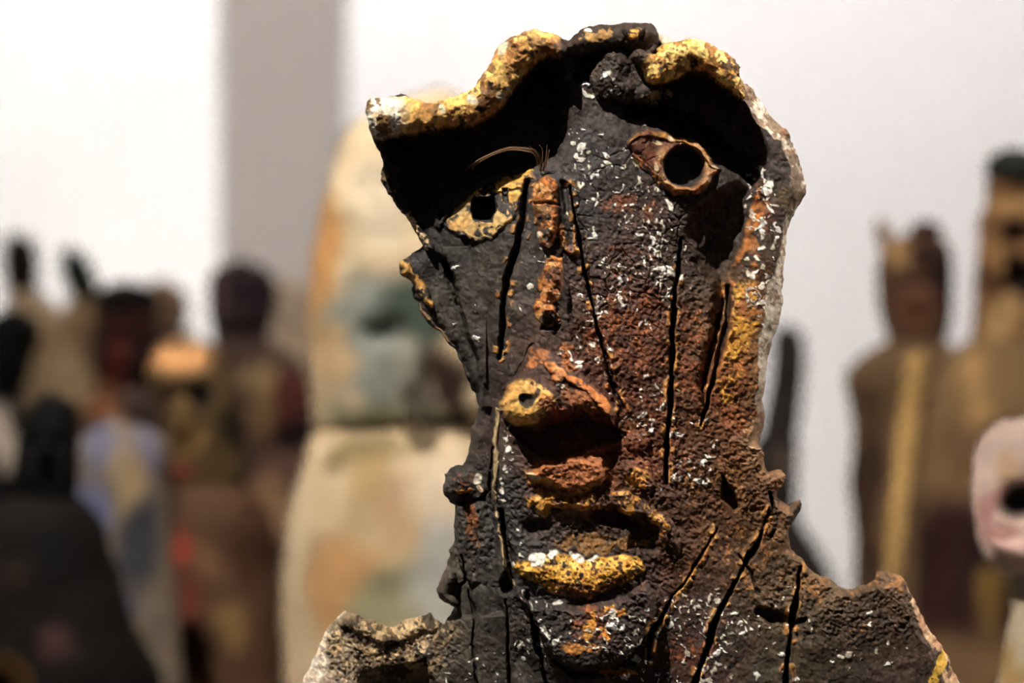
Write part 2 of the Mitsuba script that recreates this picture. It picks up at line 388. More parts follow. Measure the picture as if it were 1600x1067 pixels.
level(under, -18, 3, -7)
part('nose', (np.minimum(nose, bridge) < 3) & (under > -2))
# ---- mouth
lipT = poly([(826, 742), (836, 732), (852, 718), (905, 706), (940, 712), (956, 730), (946, 748), (925, 764), (900, 770), (880, 772), (858, 758), (835, 752)], warp=1.1)
H = H + 26 * sm(2, -12, lipT)
lipU = poly([(828, 774), (860, 772), (905, 776), (940, 770), (985, 768), (1015, 790), (1040, 818), (1046, 850), (1036, 858), (1024, 828), (1004, 812), (985, 812), (960, 798), (930, 796), (890, 790), (862, 796),
             (850, 808), (836, 800)], warp=1.2)
H = H + 12 * sm(2, -8, lipU)
part('upper_lip', (lipT < 2) | (lipU < 2))
mouthL = blob(838, 822, 24, 13, 8)
mouthR = blob(958, 811, 32, 13, 12)
mouth = poly([(806, 812), (850, 814), (880, 800), (925, 802), (960, 802), (992, 818), (985, 840), (950, 850), (880, 850), (830, 846)])
H = H - 3 * sm(4, -8, mouth) - 18 * sm(1.2, .4, mouthL) - 20 * sm(1.2, .4, mouthR)
pitC = poly([(985, 820), (1000, 816), (1025, 836), (1030, 858), (1010, 868), (975, 862)])
H = H - 14 * sm(3, -6, pitC)
philt = poly([(938, 705), (962, 700), (966, 740), (958, 764), (942, 756)])
H = H - 14 * sm(3, -5, philt)
lump = raise_path([(990, 690, 12), (1008, 688, 12)], 10)
knob = raise_path([(985, 728, 14), (1005, 735, 18), (1012, 752, 14)], 9)
lipD = poly([(794, 886), (812, 876), (832, 868), (858, 862), (885, 868), (930, 873), (965, 868), (1000, 876), (1010, 888), (985, 902), (955, 920), (920, 932), (892, 934), (862, 924), (830, 906)], warp=1.0)
H = H + 19 * np.sqrt(np.clip(sm(4, -26, lipD), 0, 1)) * sm(3, -2, lipD)
part('lower_lip', lipD < 2)
chin = poly([(806, 925), (850, 938), (900, 946), (960, 935), (1010, 905), (1028, 925), (1026, 965), (1000, 1012), (955, 1042), (905, 1052), (866, 1030), (832, 980)], warp=.9)
H = H + 28 * sm(2, -10, chin)
part('chin', (chin < 2) & (lipD >= 2))
sink_path([(866, 1036, 4), (905, 1060, 7), (958, 1053, 8), (1002, 1020, 7), (1022, 985, 5)], 18)
crn = raise_path([(1044, 822, 9), (1052, 850, 10)], 8)
# ---- slits
CR = []
for pts, dep in (([(822, 284, 5), (818, 330, 5), (812, 370, 4.5), (804, 405, 4.5), (794, 440, 4), (787, 480, 5), (783, 530, 5), (778, 560, 2)], 26),
                 ([(890, 290, 3), (900, 340, 3), (911, 420, 3), (928, 490, 3.2), (945, 560, 4), (960, 605, 5), (974, 642, 4)], 26),
                 ([(1066, 374, 3), (1060, 430, 4.5), (1052, 520, 5), (1050, 600, 4.5), (1045, 680, 4), (1042, 752, 4)], 28),
                 ([(1138, 450, 3), (1138, 500, 4), (1125, 565, 5), (1108, 630, 4), (1096, 665, 2)], 26),
                 ([(1204, 800, 2), (1190, 842, 4), (1162, 892, 4), (1130, 950, 5), (1104, 1020, 6), (1086, 1075, 6), (1070, 1110, 3)], 28),
                 ([(1120, 828, 2), (1090, 876, 2), (1050, 940, 2.5), (1020, 990, 4), (1012, 1030, 3)], 14),
                 ([(1257, 892, 2), (1250, 930, 5), (1243, 965, 6), (1238, 988, 5), (1240, 1000, 3), (1234, 1040, 4), (1231, 1100, 4)], 26),
                 ([(732, 925, 1.5), (737, 960, 2.5), (740, 1000, 3), (744, 1070, 3)], 10),
                 ([(790, 935, 1.5), (791, 980, 2), (795, 1040, 2.5), (801, 1100, 2.5)], 10),
                 ([(822, 925, 4), (834, 980, 4.5), (842, 1020, 5), (856, 1080, 5)], 22),
                 ([(1160, 870, 2), (1178, 900, 5), (1190, 930, 4)], 10),
                 ([(1190, 955, 6), (1212, 968, 9), (1238, 976, 8)], 22),
                 ([(1242, 985, 3), (1258, 975, 6), (1262, 972, 3)], 16),
                 ([(1152, 150, 2), (1158, 158, 2)], 6),
                 ([(1130, 745, 4), (1140, 775, 9), (1150, 795, 5)], 18),
                 ([(1205, 770, 3), (1216, 812, 6), (1208, 842, 3)], 14),
                 ([(786, 800, 5), (790, 850, 7), (795, 895, 10), (790, 920, 11)], 30),
                 ([(770, 700, 3), (768, 760, 4), (774, 800, 4)], 14)):
    CR.append(sink_path(pts, dep, warp=.6))
NEAR = np.min([c[0] - c[1] for c in CR[:7]], axis=0)
# ---- neck pieces at the left, ears at the right
for pts, h, base in (([(712, 760, 18), (735, 750, 20), (752, 768, 16)], 10, -64), ([(716, 800, 10), (726, 840, 16), (735, 880, 18), (745, 905, 12)], 14, -66), ([(752, 800, 16), (760, 850, 18), (760, 905, 14)], 12, -60),
                     ([(700, 905, 13), (694, 930, 12), (705, 940, 10)], 18, -70), ([(795, 928, 12), (808, 960, 14), (815, 1010, 16), (822, 1070, 18)], 12, -50), ([(760, 930, 22), (765, 1000, 24), (770, 1080, 26)], 10, -62)):
    part('jaw_lump', raise_path(pts, h, base)[0] < -1)
sink_path([(700, 790, 3), (722, 792, 4), (748, 782, 3), (764, 772, 2)], 16)
sink_path([(722, 870, 2), (728, 900, 3), (716, 935, 3)], 12)
part('jaw_lump', (poly([(690, 740), (735, 722), (766, 740), (766, 780), (740, 790), (700, 795)], 1)) < 0)
earA = raise_path([(1165, 775, 12), (1190, 758, 16), (1215, 748, 14), (1230, 744, 8)], 18, base=-66)
earB = raise_path([(1200, 830, 12), (1225, 806, 15), (1246, 790, 8)], 16, base=-70)
part('ear_001', (earA[0] < earA[1]) | (earB[0] < earB[1]))
neck = poly([(690, 975), (700, 963), (707, 950), (770, 905), (800, 930), (840, 985), (868, 1022), (905, 1048), (950, 1042), (1000, 1008), (1030, 940), (1060, 900), (1100, 830), (1150, 800), (1239, 830), (1241, 865),
             (1256, 890), (1245, 965), (1232, 1040), (1230, 1200), (680, 1200), (670, 1060)], warp=.5)
part('neck', (neck < 0) & (PART == 0))
part('shoulder', (V > 900) & (U < 700) & (neck >= 0) & (PART == 0) & (U + .2 * (1067 - V) < 720))
part('shoulder_001', (V > 860) & (U > 1225) & (neck >= 0) & (PART == 0))
# right shoulder plate, its flat front and lit edge, whose brightness is painted in
plate = poly([(1250, 985), (1275, 960), (1310, 930), (1370, 922), (1412, 914), (1420, 945), (1440, 985), (1462, 1025), (1490, 1075), (1520, 1200), (1240, 1200)], warp=.8)
H = H + 10 * sm(3, -5, plate)
edgeR = poly([(1420, 905), (1425, 940), (1440, 975), (1460, 1015), (1478, 1050), (1500, 1110), (1580, 1120), (1520, 1030), (1430, 900)], warp=.6)
LIT_EDGE_R = sm(2, -2, edgeR)
H = H - 1.1 * np.clip(-edgeR, 0, 60)
# left shoulder: sloping flank, painted pale where light falls on it
edgeL = poly([(455, 1110), (472, 1060), (508, 985), (530, 958), (524, 985), (510, 1010), (515, 1030), (500, 1070), (490, 1130), (470, 1180), (440, 1180)], warp=1.4)
LIT_EDGE_L = sm(3, -4, edgeL)
H = H - .9 * np.clip(-edgeL, 0, 40)
shl = poly([(560, 1060), (600, 1050), (640, 1040), (665, 1030), (680, 1075), (680, 1180), (560, 1180)])
H = H - 26 * sm(4, -12, shl)
raise_path([(535, 975, 12), (565, 985, 13), (600, 1000, 12), (640, 990, 14), (670, 980, 12)], 12)

# ---- grain of the clay
rough = np.clip(.35 + .9 * sm(1.6, .3, blob(1010, 560, 160, 260)) + .3 * sm(1.5, .6, blob(1150, 800, 130, 150)) + .5 * sm(1.2, .7, blob(880, 610, 110, 60)) + .7 * sm(1.3, .7, blob(1218, 785, 55, 65)) + .6 * sm(1.3, .7, blob(735, 800, 50, 110)) + sm(1.3, .6, blob(600, 1020, 130, 80)) + sm(1.3, .7, blob(1330, 940, 150, 70)) + sm(1.3, .7, blob(910, 860, 140, 180)) + .7 * sm(1.3, .7, blob(960, 110, 50, 50)), .48, 1.35)
ROLLS = np.clip(sm(1.1, .8, RL[0] / RL[1]) + sm(1.1, .8, RR[0] / RR[1]), 0, 1)
for q_ in (nb1, nb2, nb3):
    H = H + 3.2 * RN(9, 28) * sm(1.1, .7, q_[0] / q_[1])
pits = sm(1.1, 2.2, RN(5, 27)) * rough
H = H + 1.5 * RN(30, 20) + rough * (.6 * RN(11, 21) + .78 * RN(3.2, 22)) + ROLLS * .9 * RN(7, 24) - 2.2 * pits
crumb = sm(.62, .85, N(6.5, 25)) * sm(11, 2, NEAR) * sm(-1, 1, NEAR)
H = H + 4.5 * crumb
# ---- fine shrinkage cracks over the forehead and the upper cheek
rc = np.random.default_rng(12)
px, py = np.meshgrid(np.arange(840, 1130, 30), np.arange(180, 620, 24))
pp = np.c_[px.ravel(), py.ravel()] + rc.uniform(-.5, .5, (px.size, 2)) * (22, 14)
wc = (blob(985, 380, 120, 190) < 1)
dd = cKDTree(pp).query(np.c_[(U + WU)[wc], (V + WV)[wc]], k=2)[0]
CRAQ = np.zeros(SH)
CRAQ[wc] = sm(2.0, .6, dd[:, 1] - dd[:, 0])
CRAQ *= sm(.35, .6, N(30, 29)) * sm(1, .7, blob(985, 380, 120, 190))
H = H - 2.6 * CRAQ
# ---- rounding at the outline
d = np.clip(-SD, 0, None)
wid = 12 + 10 * N(60, 26)
e = np.clip(1 - d / wid, 0, 1)
RIM = -62.0
fall = 1 - np.sqrt(np.clip(1 - e**2, 0, 1))
H = H - np.where(FLANK > .5, 0, 34) * fall
H = np.clip(H, -190, 110)

# ------------------------------------------------------------------ paint on the clay, some shade and lit edges in its colour
CPTS = [(640, 230, 38, 34, 32), (700, 450, 66, 60, 52), (760, 430, 66, 60, 52), (740, 600, 58, 54, 50), (640, 420, 40, 37, 35), (830, 420, 68, 61, 56), (900, 200, 64, 57, 54), (950, 250, 64, 58, 56), (840, 150, 58, 38, 33),  # hollow and temple points run darker, shade put into the colour
        (960, 110, 66, 56, 48), (1080, 150, 62, 40, 34), (1150, 220, 48, 40, 36), (1000, 330, 78, 58, 50), (930, 340, 66, 58, 56), (940, 450, 82, 60, 50), (1000, 480, 84, 54, 42), (1010, 560, 88, 56, 41), (1090, 560, 88, 58, 38),
        (1090, 450, 74, 58, 46), (1130, 380, 48, 44, 38), (1190, 300, 66, 56, 52), (1170, 420, 76, 56, 42), (1160, 560, 128, 86, 46), (1150, 660, 122, 80, 48), (1190, 640, 134, 104, 76), (1020, 680, 88, 56, 40),
        (1090, 720, 92, 60, 42), (1100, 820, 92, 62, 40), (1180, 780, 100, 68, 42), (1060, 900, 78, 48, 30), (1180, 880, 80, 57, 38), (1110, 980, 74, 60, 56), (1080, 1050, 86, 58, 46), (1200, 980, 78, 62, 44), (1200, 1060, 74, 64, 52),
        (1330, 970, 70, 52, 38), (1400, 960, 76, 56, 40), (1380, 1050, 60, 46, 36), (1300, 930, 92, 72, 48), (880, 640, 80, 46, 30), (880, 740, 126, 74, 44), (820, 760, 60, 55, 52), (810, 850, 58, 54, 52), (900, 830, 66, 52, 44),
        (1000, 850, 60, 46, 38), (860, 950, 56, 48, 46), (930, 970, 66, 48, 40), (980, 960, 58, 48, 44), (900, 1060, 62, 56, 52), (730, 760, 60, 54, 48), (740, 860, 62, 57, 51), (720, 960, 68, 62, 54), (760, 1040, 66, 60, 52),
        (690, 1060, 66, 58, 48), (560, 1000, 108, 88, 64), (640, 1010, 96, 78, 56), (600, 1060, 84, 66, 48), (500, 1050, 190, 170, 145), (790, 1000, 64, 56, 48)]
cp = np.array(CPTS, float)
lc = RBFInterpolator(cp[:, :2], lin(cp[:, 2:]), kernel='linear', smoothing=.2)(np.c_[cu.ravel(), cv.ravel()])
C = np.stack([ndimage.map_coordinates(lc[:, k].reshape(cu.shape), [(V + 1.5 * WV - 10) / 12.5, (U + 1.5 * WU - 425) / 12.5], order=1, mode='nearest') for k in range(3)], -1)
C = np.clip(C, .006, 1)
C = C * (.70 + .3 * sm(.05, .12, C.mean(-1)))[..., None]
C *= (.62 + .5 * FN(16, 31) * (.5 + FN(5, 32)) + .3 * FN(4, 33))[..., None]


def paint(mask, a, bcol=None, scale=6, seed=50, amt=1.0):
    global C
    col = lin(*a) if bcol is None else lin(*a) + (lin(*bcol) - lin(*a)) * FN(scale, seed)[..., None]
    m = (np.clip(mask, 0, 1) * amt)[..., None]
    C = C * (1 - m) + col * m


def patch(u, v, ru, rv, rot=0, cover=.6, scale=7, seed=60, soft=.12, warp=2.0):
    """A worn patch: an ellipse whose paint survives where the noise says so, thinning toward its rim."""
    q = blob(u, v, ru, rv, rot, warp)
    n = .6 * FN(scale, seed) + .4 * FN(scale * .45, seed + 1)
    return sm(-soft, soft, cover * sm(1.25, .35, q) * 1.25 - n) * (q < 1.3)


GOLD, YEL, ORANGE, RUST, CREAM, MAROON, BLACK = (208, 158, 90), (240, 198, 120), (180, 118, 66), (132, 72, 36), (238, 228, 208), (70, 38, 28), (34, 30, 28)
# bare pale clay on the flank
paint(FLANK * sm(0, .25, .3 + FN(18, 40) * .6 - .35 * sm(330, 300, V) * sm(1245, 1258, U)), (176, 160, 142), (214, 200, 180), 14, 41)
paint(FLANK * sm(.52, .62, FN(11, 42)) * sm(420, 300, V), (112, 88, 62), (84, 66, 48), 9, 43, .85)
paint(FLANK * sm(560, 640, V), (128, 96, 68), (92, 66, 46), 9, 44, .8)
paint(FLANK * sm(.62, .7, FN(7, 46)), (104, 66, 38), None, amt=.7)
paint(sm(1.3, .8, blob(1240, 315, 34, 24, 30)) * sm(.35, .5, FN(9, 47)), (72, 58, 36), amt=.8)
paint(sm(1.2, .8, blob(1044, 58, 22, 14, 35)) * (RR[0] > RR[1]) * (U > 1030), (190, 174, 150))
# rolls of the fringe: worn ochre
m = sm(1.02, .9, RL[0] / RL[1]) * sm(880, 852, U)
paint(m * sm(.12, .3, FN(9, 48) + .1), GOLD, ORANGE, 9, 49)
paint(m * sm(.5, .65, FN(13, 50)), YEL, (222, 168, 84), 6, 51)
paint(m * sm(.62, .74, FN(8, 52)) * sm(610, 700, U), (120, 74, 40), (70, 50, 36), 6, 53, .85)
paint(m * sm(645, 620, U + 18 * (FN(12, 54) - .5)), CREAM, (214, 190, 150), 8, 55)
paint(m * sm(.6, .7, FN(10, 56)) * sm(650, 620, U), (138, 106, 62), (84, 66, 46), 6, 57)
paint(m * (RL[2] < 0) * sm(.75, .97, RL[0] / RL[1]) * sm(.3, .5, FN(9, 58)), (96, 84, 66), amt=.7)
for u_, v_, r1, r2, rot in ((788, 78, 6, 12, 30), (736, 156, 9, 7, 0), (693, 172, 5, 9, -20), (784, 152, 6, 6, 0), (795, 140, 7, 5, 30)):
    paint(sm(1.1, .8, blob(u_, v_, r1, r2, rot)), (222, 206, 172))
m = sm(1.0, .86, RR[0] / RR[1]) * sm(0, .12, RR[3] - .02)
paint(m * sm(.06, .2, FN(7, 61)), (226, 176, 92), (204, 146, 72), 7, 62)
paint(m * sm(.45, .6, FN(11, 63)), (250, 210, 124), YEL, 6, 64)
paint(m * sm(.78, .86, FN(5, 65)), (130, 80, 36), amt=.9)
paint(sm(1.2, .7, blob(1146, 108, 15, 16)) * sm(.25, .45, FN(7, 66)), (86, 66, 44), (120, 92, 58), 5, 67)
paint(sm(1.1, .8, blob(994, 52, 12, 7, -20)) * sm(.3, .45, FN(5, 68)), (214, 160, 74))
paint(patch(930, 52, 34, 12, -15, .75, 8, 70), (190, 150, 92), (150, 110, 62))
paint(sm(1.1, .7, blob(917, 47, 6, 4)), CREAM)
paint(patch(840, 62, 30, 16, 10, .5, 7, 72), (150, 112, 66))
paint(patch(1030, 150, 30, 14, -10, .45, 6, 73), (190, 170, 130), amt=.6)
# rim of the left hollow
m = sm(1.1, .7, rimL[0] / rimL[1])
paint(m * sm(.45, .6, FN(8, 74)) * sm(255, 310, V), (176, 136, 84), (214, 190, 150), 6, 75)
paint(sm(1.2, .6, leafrim[0] / leafrim[1]) * sm(.1, .25, FN(6, 76)), (196, 152, 86), (160, 112, 56), 6, 77)
paint(sm(1.2, .6, leafrim2[0] / leafrim2[1]) * sm(.35, .5, FN(8, 78)), (140, 108, 74))
# left eye
m = sm(3, -2, eyeL)
paint(m * sm(.32, .45, .75 * FN(14, 80) + .25 * FN(5, 81)) * (holeL > 2), (180, 146, 94), (206, 170, 110), 6, 82)
paint(patch(726, 348, 26, 20, 10, .95, 9, 83) * (holeL > 2), (190, 148, 88), (214, 170, 106), 5, 84)
paint(patch(788, 300, 22, 26, 20, .9, 8, 85) * (holeL > 2) * (pit2 > 1), (214, 172, 90), (186, 136, 62), 5, 86)
paint(patch(800, 278, 30, 7, -12, 1., 6, 87), (206, 156, 66))
paint(sm(1, -3, holeL), (22, 18, 16))  # inside of the hole painted near black to deepen its shade
paint(sm(1.1, .7, blob(752, 371, 9, 3, -8)), (170, 146, 110))
# nose bridge and nose
for q, c in ((nb1, .85), (nb2, .85), (nb3, .7)):
    mm = sm(1.05, .8, q[0] / q[1])
    paint(mm * sm(.15, .35, FN(8, 90)), (150, 88, 44), (176, 108, 54), 5, 91, c)
    paint(mm * sm(.66, .8, FN(4.5, 92)), (216, 164, 104), amt=c)
    paint(mm * sm(.72, .8, FN(7, 93)), (58, 38, 28), amt=.8)
paint(sm(1.0, .75, blob(822, 630, 46, 38, -12)) * sm(.12, .3, FN(10, 94)), (230, 184, 108), (206, 150, 80), 8, 95)
paint(sm(1.0, .7, blob(812, 645, 30, 18, 15)), (240, 190, 100), (222, 164, 80), 5, 96, .8)
paint(sm(1.05, .8, blob(823, 625, 14, 12, 10)), (62, 56, 46))
paint(sm(1.2, .7, alar[0] / alar[1]) * sm(.1, .3, FN(7, 97)), (190, 118, 58), (160, 92, 46), 6, 98)
paint(patch(905, 625, 46, 18, 30, .8, 8, 99) * sm(3, -3, nose), (140, 84, 46), (112, 66, 40), 5, 100)
paint(sm(1.1, .7, nk[0] / nk[1]), (170, 104, 56), (200, 140, 90), 5, 101)
paint(patch(845, 560, 26, 30, 0, .6, 9, 102), (150, 92, 52), amt=.8)
paint(patch(890, 560, 14, 30, -20, .8, 7, 103), (150, 90, 46), amt=.8)
paint(patch(860, 640, 24, 16, 0, .8, 7, 104), (116, 58, 34), amt=.9)
# right eye
m = sm(2, -2, almond)
paint(m, (92, 50, 30), (66, 38, 27), 7, 110, .9)
paint(m * sm(1.1, .6, lidU[0] / lidU[1]) * sm(.25, .45, FN(7, 111)), (150, 104, 48), (104, 70, 36), 6, 112)
q = blob(1069, 262, 41, 40, 20, .5)
paint(sm(.3, .1, abs(q - .95)) * sm(.2, .4, FN(7, 113)), (120, 78, 44), (168, 132, 90), 5, 114, .8)
paint(sm(.9, .7, q), (38, 34, 32))  # round hole painted dark, its shade put into the colour
paint(sm(1.2, .6, lidD[0] / lidD[1]) * sm(.3, .5, FN(6, 115)), (150, 90, 42), amt=.8)
for u_, v_, r1, r2, rot in ((1028, 220, 7, 4, 10), (1050, 216, 7, 4, 20), (1026, 264, 4, 9, 10), (992, 252, 8, 4, 40), (1120, 258, 7, 5, 30)):
    paint(sm(1.1, .7, blob(u_, v_, r1, r2, rot)), (206, 186, 150), amt=.85)
# rust over the cheek, the lips and the neck
for u_, v_, r1, r2, c, sd_ in ((985, 520, 80, 130, .5, 120), (1090, 560, 34, 110, .5, 122), (970, 320, 30, 26, .5, 124), (1015, 340, 16, 30, .55, 126), (1020, 690, 60, 70, .5, 128), (880, 740, 60, 28, .8, 130),
                               (1150, 620, 36, 110, .7, 132), (1175, 450, 24, 60, .55, 134), (1080, 1020, 50, 40, .5, 136), (930, 970, 40, 30, .5, 138), (740, 810, 12, 30, .5, 140), (1190, 330, 16, 40, .45, 142)):
    paint(patch(u_, v_, r1, r2, 0, c, 11, sd_), (116, 66, 38), (84, 46, 32), 6, sd_ + 1, .75)
    paint(patch(u_, v_, r1, r2, 0, c * .36, 6, sd_ + 200), (164, 98, 50), (136, 78, 44), 5, sd_ + 3, .75)
paint(crumb, (178, 118, 62), (206, 156, 90), 5, 145, .9)
# ochre on the right band
band = path([(1190, 300, 16), (1180, 345, 14), (1170, 390, 18), (1160, 430, 22), (1165, 470, 22), (1162, 510, 22), (1155, 550, 20), (1146, 590, 18), (1140, 625, 10)])
m = sm(1.05, .6, band[0] / band[1])
paint(m * sm(.4, .58, FN(10, 150)) * sm(300, 420, V + 120 * FN(20, 151)), (170, 110, 58), (136, 84, 46), 6, 152)
paint(m * sm(.58, .7, FN(9, 153)) * sm(430, 470, V), (226, 172, 76), (204, 142, 60), 5, 154)
paint(sm(1.2, .7, blob(1185, 318, 6, 30, 8)) * sm(.3, .5, FN(6, 155)), (172, 104, 48))
# lips
m = sm(2, -2, lipT)
paint(m, (122, 72, 42), (152, 92, 50), 6, 160, .9)
ed = sm(9, 2, np.abs(lipT + 3)) * sm(738, 752, V)
paint(ed * sm(.3, .5, FN(5, 161)), (222, 180, 116), (196, 140, 70), 4, 162)
paint(sm(1.1, .7, blob(838, 745, 12, 5, 20)), (232, 206, 160))
paint(patch(852, 788, 20, 20, 0, 1., 6, 163), (214, 158, 72), (186, 122, 56), 5, 164)
m = sm(2, -2, lipU)
paint(m * sm(.5, .65, FN(8, 165)), (170, 116, 44), (196, 140, 66), 5, 166, .85)
paint(m * sm(.7, .8, FN(5, 167)), (212, 160, 96), amt=.8)
paint(patch(1000, 740, 22, 24, 0, .7, 7, 168), (176, 118, 58), (206, 150, 76), 4, 169)
paint(patch(940, 850, 80, 18, 0, .5, 9, 170), (126, 90, 48), amt=.8)
m = sm(2, -3, lipD)
paint(m, (84, 50, 34), (110, 66, 42), 6, 171, .9)
keep = .5 * FN(9, 172) + .5 * FN(3.6, 173)
paint(m * sm(-.05, .08, .42 + .5 * sm(932, 884, V) - .22 * sm(852, 815, U) - keep), (214, 162, 70), (190, 130, 46), 5, 174)
paint(m * sm(900, 880, V) * sm(.42, .55, FN(6, 175)) * sm(830, 860, U), (240, 196, 106), (226, 178, 84), 4, 176)
paint(m * sm(.76, .84, FN(2.5, 177)), (70, 44, 26))
paint(m * sm(.94, .97, FN(6, 178)), (40, 28, 22))
for u_, v_, r1, r2, rot in ((838, 868, 12, 7, -20), (862, 862, 10, 8, -20), (900, 868, 13, 6, 12), (926, 871, 8, 3, 5)):
    paint(sm(1.15, .75, blob(u_, v_, r1, r2, rot, 1.6)), (244, 234, 214))
# chin
paint(patch(970, 947, 18, 9, -10, 1.1, 6, 180), (206, 150, 50), (170, 96, 40), 5, 181)
paint(patch(926, 972, 8, 24, 12, 1., 6, 182), (196, 136, 60))
paint(patch(946, 985, 9, 14, -20, 1., 6, 183), (196, 130, 56))
paint(patch(905, 1010, 40, 14, 8, .7, 6, 184), (170, 112, 56))
paint(patch(960, 1058, 26, 10, 0, .9, 6, 185), (176, 110, 50))
# front slab's light edge
paint(sm(1.3, .6, slab[0] / slab[1]) * sm(.3, .45, FN(14, 186)), (170, 146, 108))
# neck lump, shoulders
paint(patch(732, 765, 14, 8, 0, .9, 6, 187), (176, 116, 52))
paint(sm(1.1, .8, blob(749, 750, 7, 10, 15)), (200, 190, 174))
paint(sm(1.1, .8, blob(752, 766, 6, 5)), (176, 150, 120))
paint(patch(1225, 750, 24, 14, -25, .7, 6, 230), (150, 110, 70), (110, 74, 46), 4, 231, .8)
paint(patch(1240, 800, 18, 24, 20, .6, 6, 232), (60, 46, 34), amt=.8)
paint(patch(738, 830, 16, 50, 0, .45, 8, 234), (110, 70, 40), amt=.8)
paint(patch(722, 745, 24, 14, 0, .5, 7, 236), (92, 58, 42), amt=.8)
paint(LIT_EDGE_L * sm(.1, .25, FN(9, 190)), (238, 228, 212), (214, 196, 170), 9, 191)  # lit flank of the left shoulder, brightness put into the colour
paint(LIT_EDGE_R * sm(.1, .25, FN(12, 192)), (196, 166, 132), (150, 112, 82), 9, 193)  # right shoulder edge painted light, as the light catches it
paint(patch(1480, 1045, 12, 30, 30, .8, 7, 194), (190, 150, 60))
m = sm(1.2, .7, blob(600, 1010, 110, 60))
paint(m * sm(.5, .62, FN(7, 195)), (168, 140, 100), (190, 164, 124), 5, 196, .85)
paint(m * sm(.6, .7, FN(9, 197)), (48, 38, 30), amt=.85)
paint(patch(660, 1020, 12, 9, 0, 1., 6, 198), (222, 190, 150))
for u_, v_, r1, r2, c, sd_ in ((1290, 925, 60, 30, .55, 200), (1390, 915, 40, 14, .6, 202), (1170, 850, 70, 60, .4, 204), (1120, 760, 70, 60, .45, 206), (1200, 900, 60, 40, .4, 208), (1350, 980, 30, 10, .5, 210)):
    paint(patch(u_, v_, r1, r2, 0, c * .6, 6, sd_), (150, 104, 58), (120, 80, 48), 4, sd_ + 1, .8)
paint(patch(1180, 690, 30, 50, 0, .5, 9, 212), (150, 116, 84), amt=.7)

# ---- white flecks: chips of slip and the broken rims of blisters
rng = np.random.default_rng(7)
inside = SD < 2
dens = np.zeros(SH)
for u_, v_, r1, r2, w_ in ((930, 250, 70, 50, .30), (980, 330, 90, 50, .42), (990, 390, 80, 60, .75), (1010, 460, 70, 70, .7), (960, 520, 70, 80, .38), (1030, 540, 40, 90, .4), (1188, 330, 22, 60, .55), (1180, 430, 26, 80, .6),
                           (1110, 970, 60, 70, .62), (1075, 1060, 60, 50, .6), (980, 1000, 70, 50, .6), (860, 1000, 60, 70, .42), (900, 1065, 90, 20, .5), (786, 780, 12, 130, .5), (1080, 720, 40, 50, .45), (950, 130, 50, 40, .22),
                           (850, 470, 60, 160, .10), (1050, 660, 70, 90, .28), (740, 450, 60, 90, .07), (1000, 240, 40, 40, .3), (1200, 1000, 120, 90, .10), (760, 1040, 120, 60, .10), (1330, 1000, 120, 60, .10), (820, 880, 40, 50, .25)):
    dens = np.maximum(dens, w_ * sm(1.3, .5, blob(u_, v_, r1, r2, 0, 3)))
def hsh(*k):
    h = sum(np.asarray(a, np.int64) * b for a, b in zip(k, (374761393, 668265263, 2147483647)))
    h = ((h ^ (h >> 13)) * 1274126177) & 0xFFFFFFFF
    return ((h ^ (h >> 16)) & 0xFFFFFF) / 16777215.0


for cell, seed, width, share in ((17, 1, 2.0, .28), (10, 2, 1.4, .22)):
    rr = np.random.default_rng(seed)
    px, py = np.meshgrid(np.arange(430, 1580, cell), np.arange(15, 1195, cell))
    pp = np.c_[px.ravel(), py.ravel()] + rr.uniform(-.5, .5, (px.size, 2)) * cell
    w_ = inside & (dens > .03)
    dd, ii = cKDTree(pp).query(np.c_[(U + .9 * WU)[w_], (V + .9 * WV)[w_]], k=3)
    lo, hi = np.minimum(ii[:, 0], ii[:, 1]), np.maximum(ii[:, 0], ii[:, 1])
    si = np.sort(ii, axis=1)
    e1, e2 = dd[:, 1] - dd[:, 0], dd[:, 2] - dd[:, 0]
    clump = sm(.35, .75, N(34, 310 + seed))[w_] * 1.5
    dn = dens[w_] * clump
    chipped = hsh(si[:, 0] + 7, si[:, 1], si[:, 2]) < dn * share * 2.0
    fat = .3 + 1.4 * hsh(lo, hi, 5)
    on = sm(1.15, .75, e1 / (width * fat * (.25 + .75 * sm(cell * .75, cell * .15, e2)))) * (hsh(lo, hi, 1) < .55) * chipped
    tri3 = sm(1.1, .85, e2 / (cell * (.2 + .42 * hsh(si[:, 0], si[:, 1], si[:, 2])))) * chipped
    mk = np.zeros(SH)
    mk[w_] = np.maximum(on, tri3)
    mk = mk * sm(-.5, 1, NEAR) * (lipD > 0) * (almond > 4) * (nose > -6)
    paint(mk, (250, 246, 236), (214, 200, 178), 7, 320 + seed, .97)
    H = H + 1.6 * mk
for u_, v_, r1, r2, rot in ((1201, 292, 5, 13, 18), (1192, 268, 3, 8, -10), (1199, 322, 3, 9, -20), (1188, 355, 5, 4, 0), (1050, 325, 5, 12, -35), (1082, 381, 6, 5, 30), (1096, 376, 3, 8, 15), (944, 253, 10, 4, 20), (1031, 298, 7, 4, 30),
                            (848, 984, 6, 13, -20), (874, 1000, 3, 10, 20), (826, 942, 3, 8, 0), (818, 922, 6, 3, 20), (879, 939, 11, 4, 5), (1003, 650, 5, 4, 0), (870, 606, 6, 4, 20), (790, 703, 6, 5, 0), (789, 733, 3, 5, 0), (788, 772, 4, 6, 0)):
    mk = sm(1.15, .8, blob(u_, v_, r1, r2, rot, 1.4))
    paint(mk, (240, 232, 218), amt=.95)
    H = H + 1.6 * mk
C = C * (.68 + .64 * FN(2.2, 400))[..., None]
# the depths of the slits are darkened, shade put into the colour
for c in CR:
    paint(sm(.95, .5, c[0] / c[1]), (30, 24, 20), amt=.75)

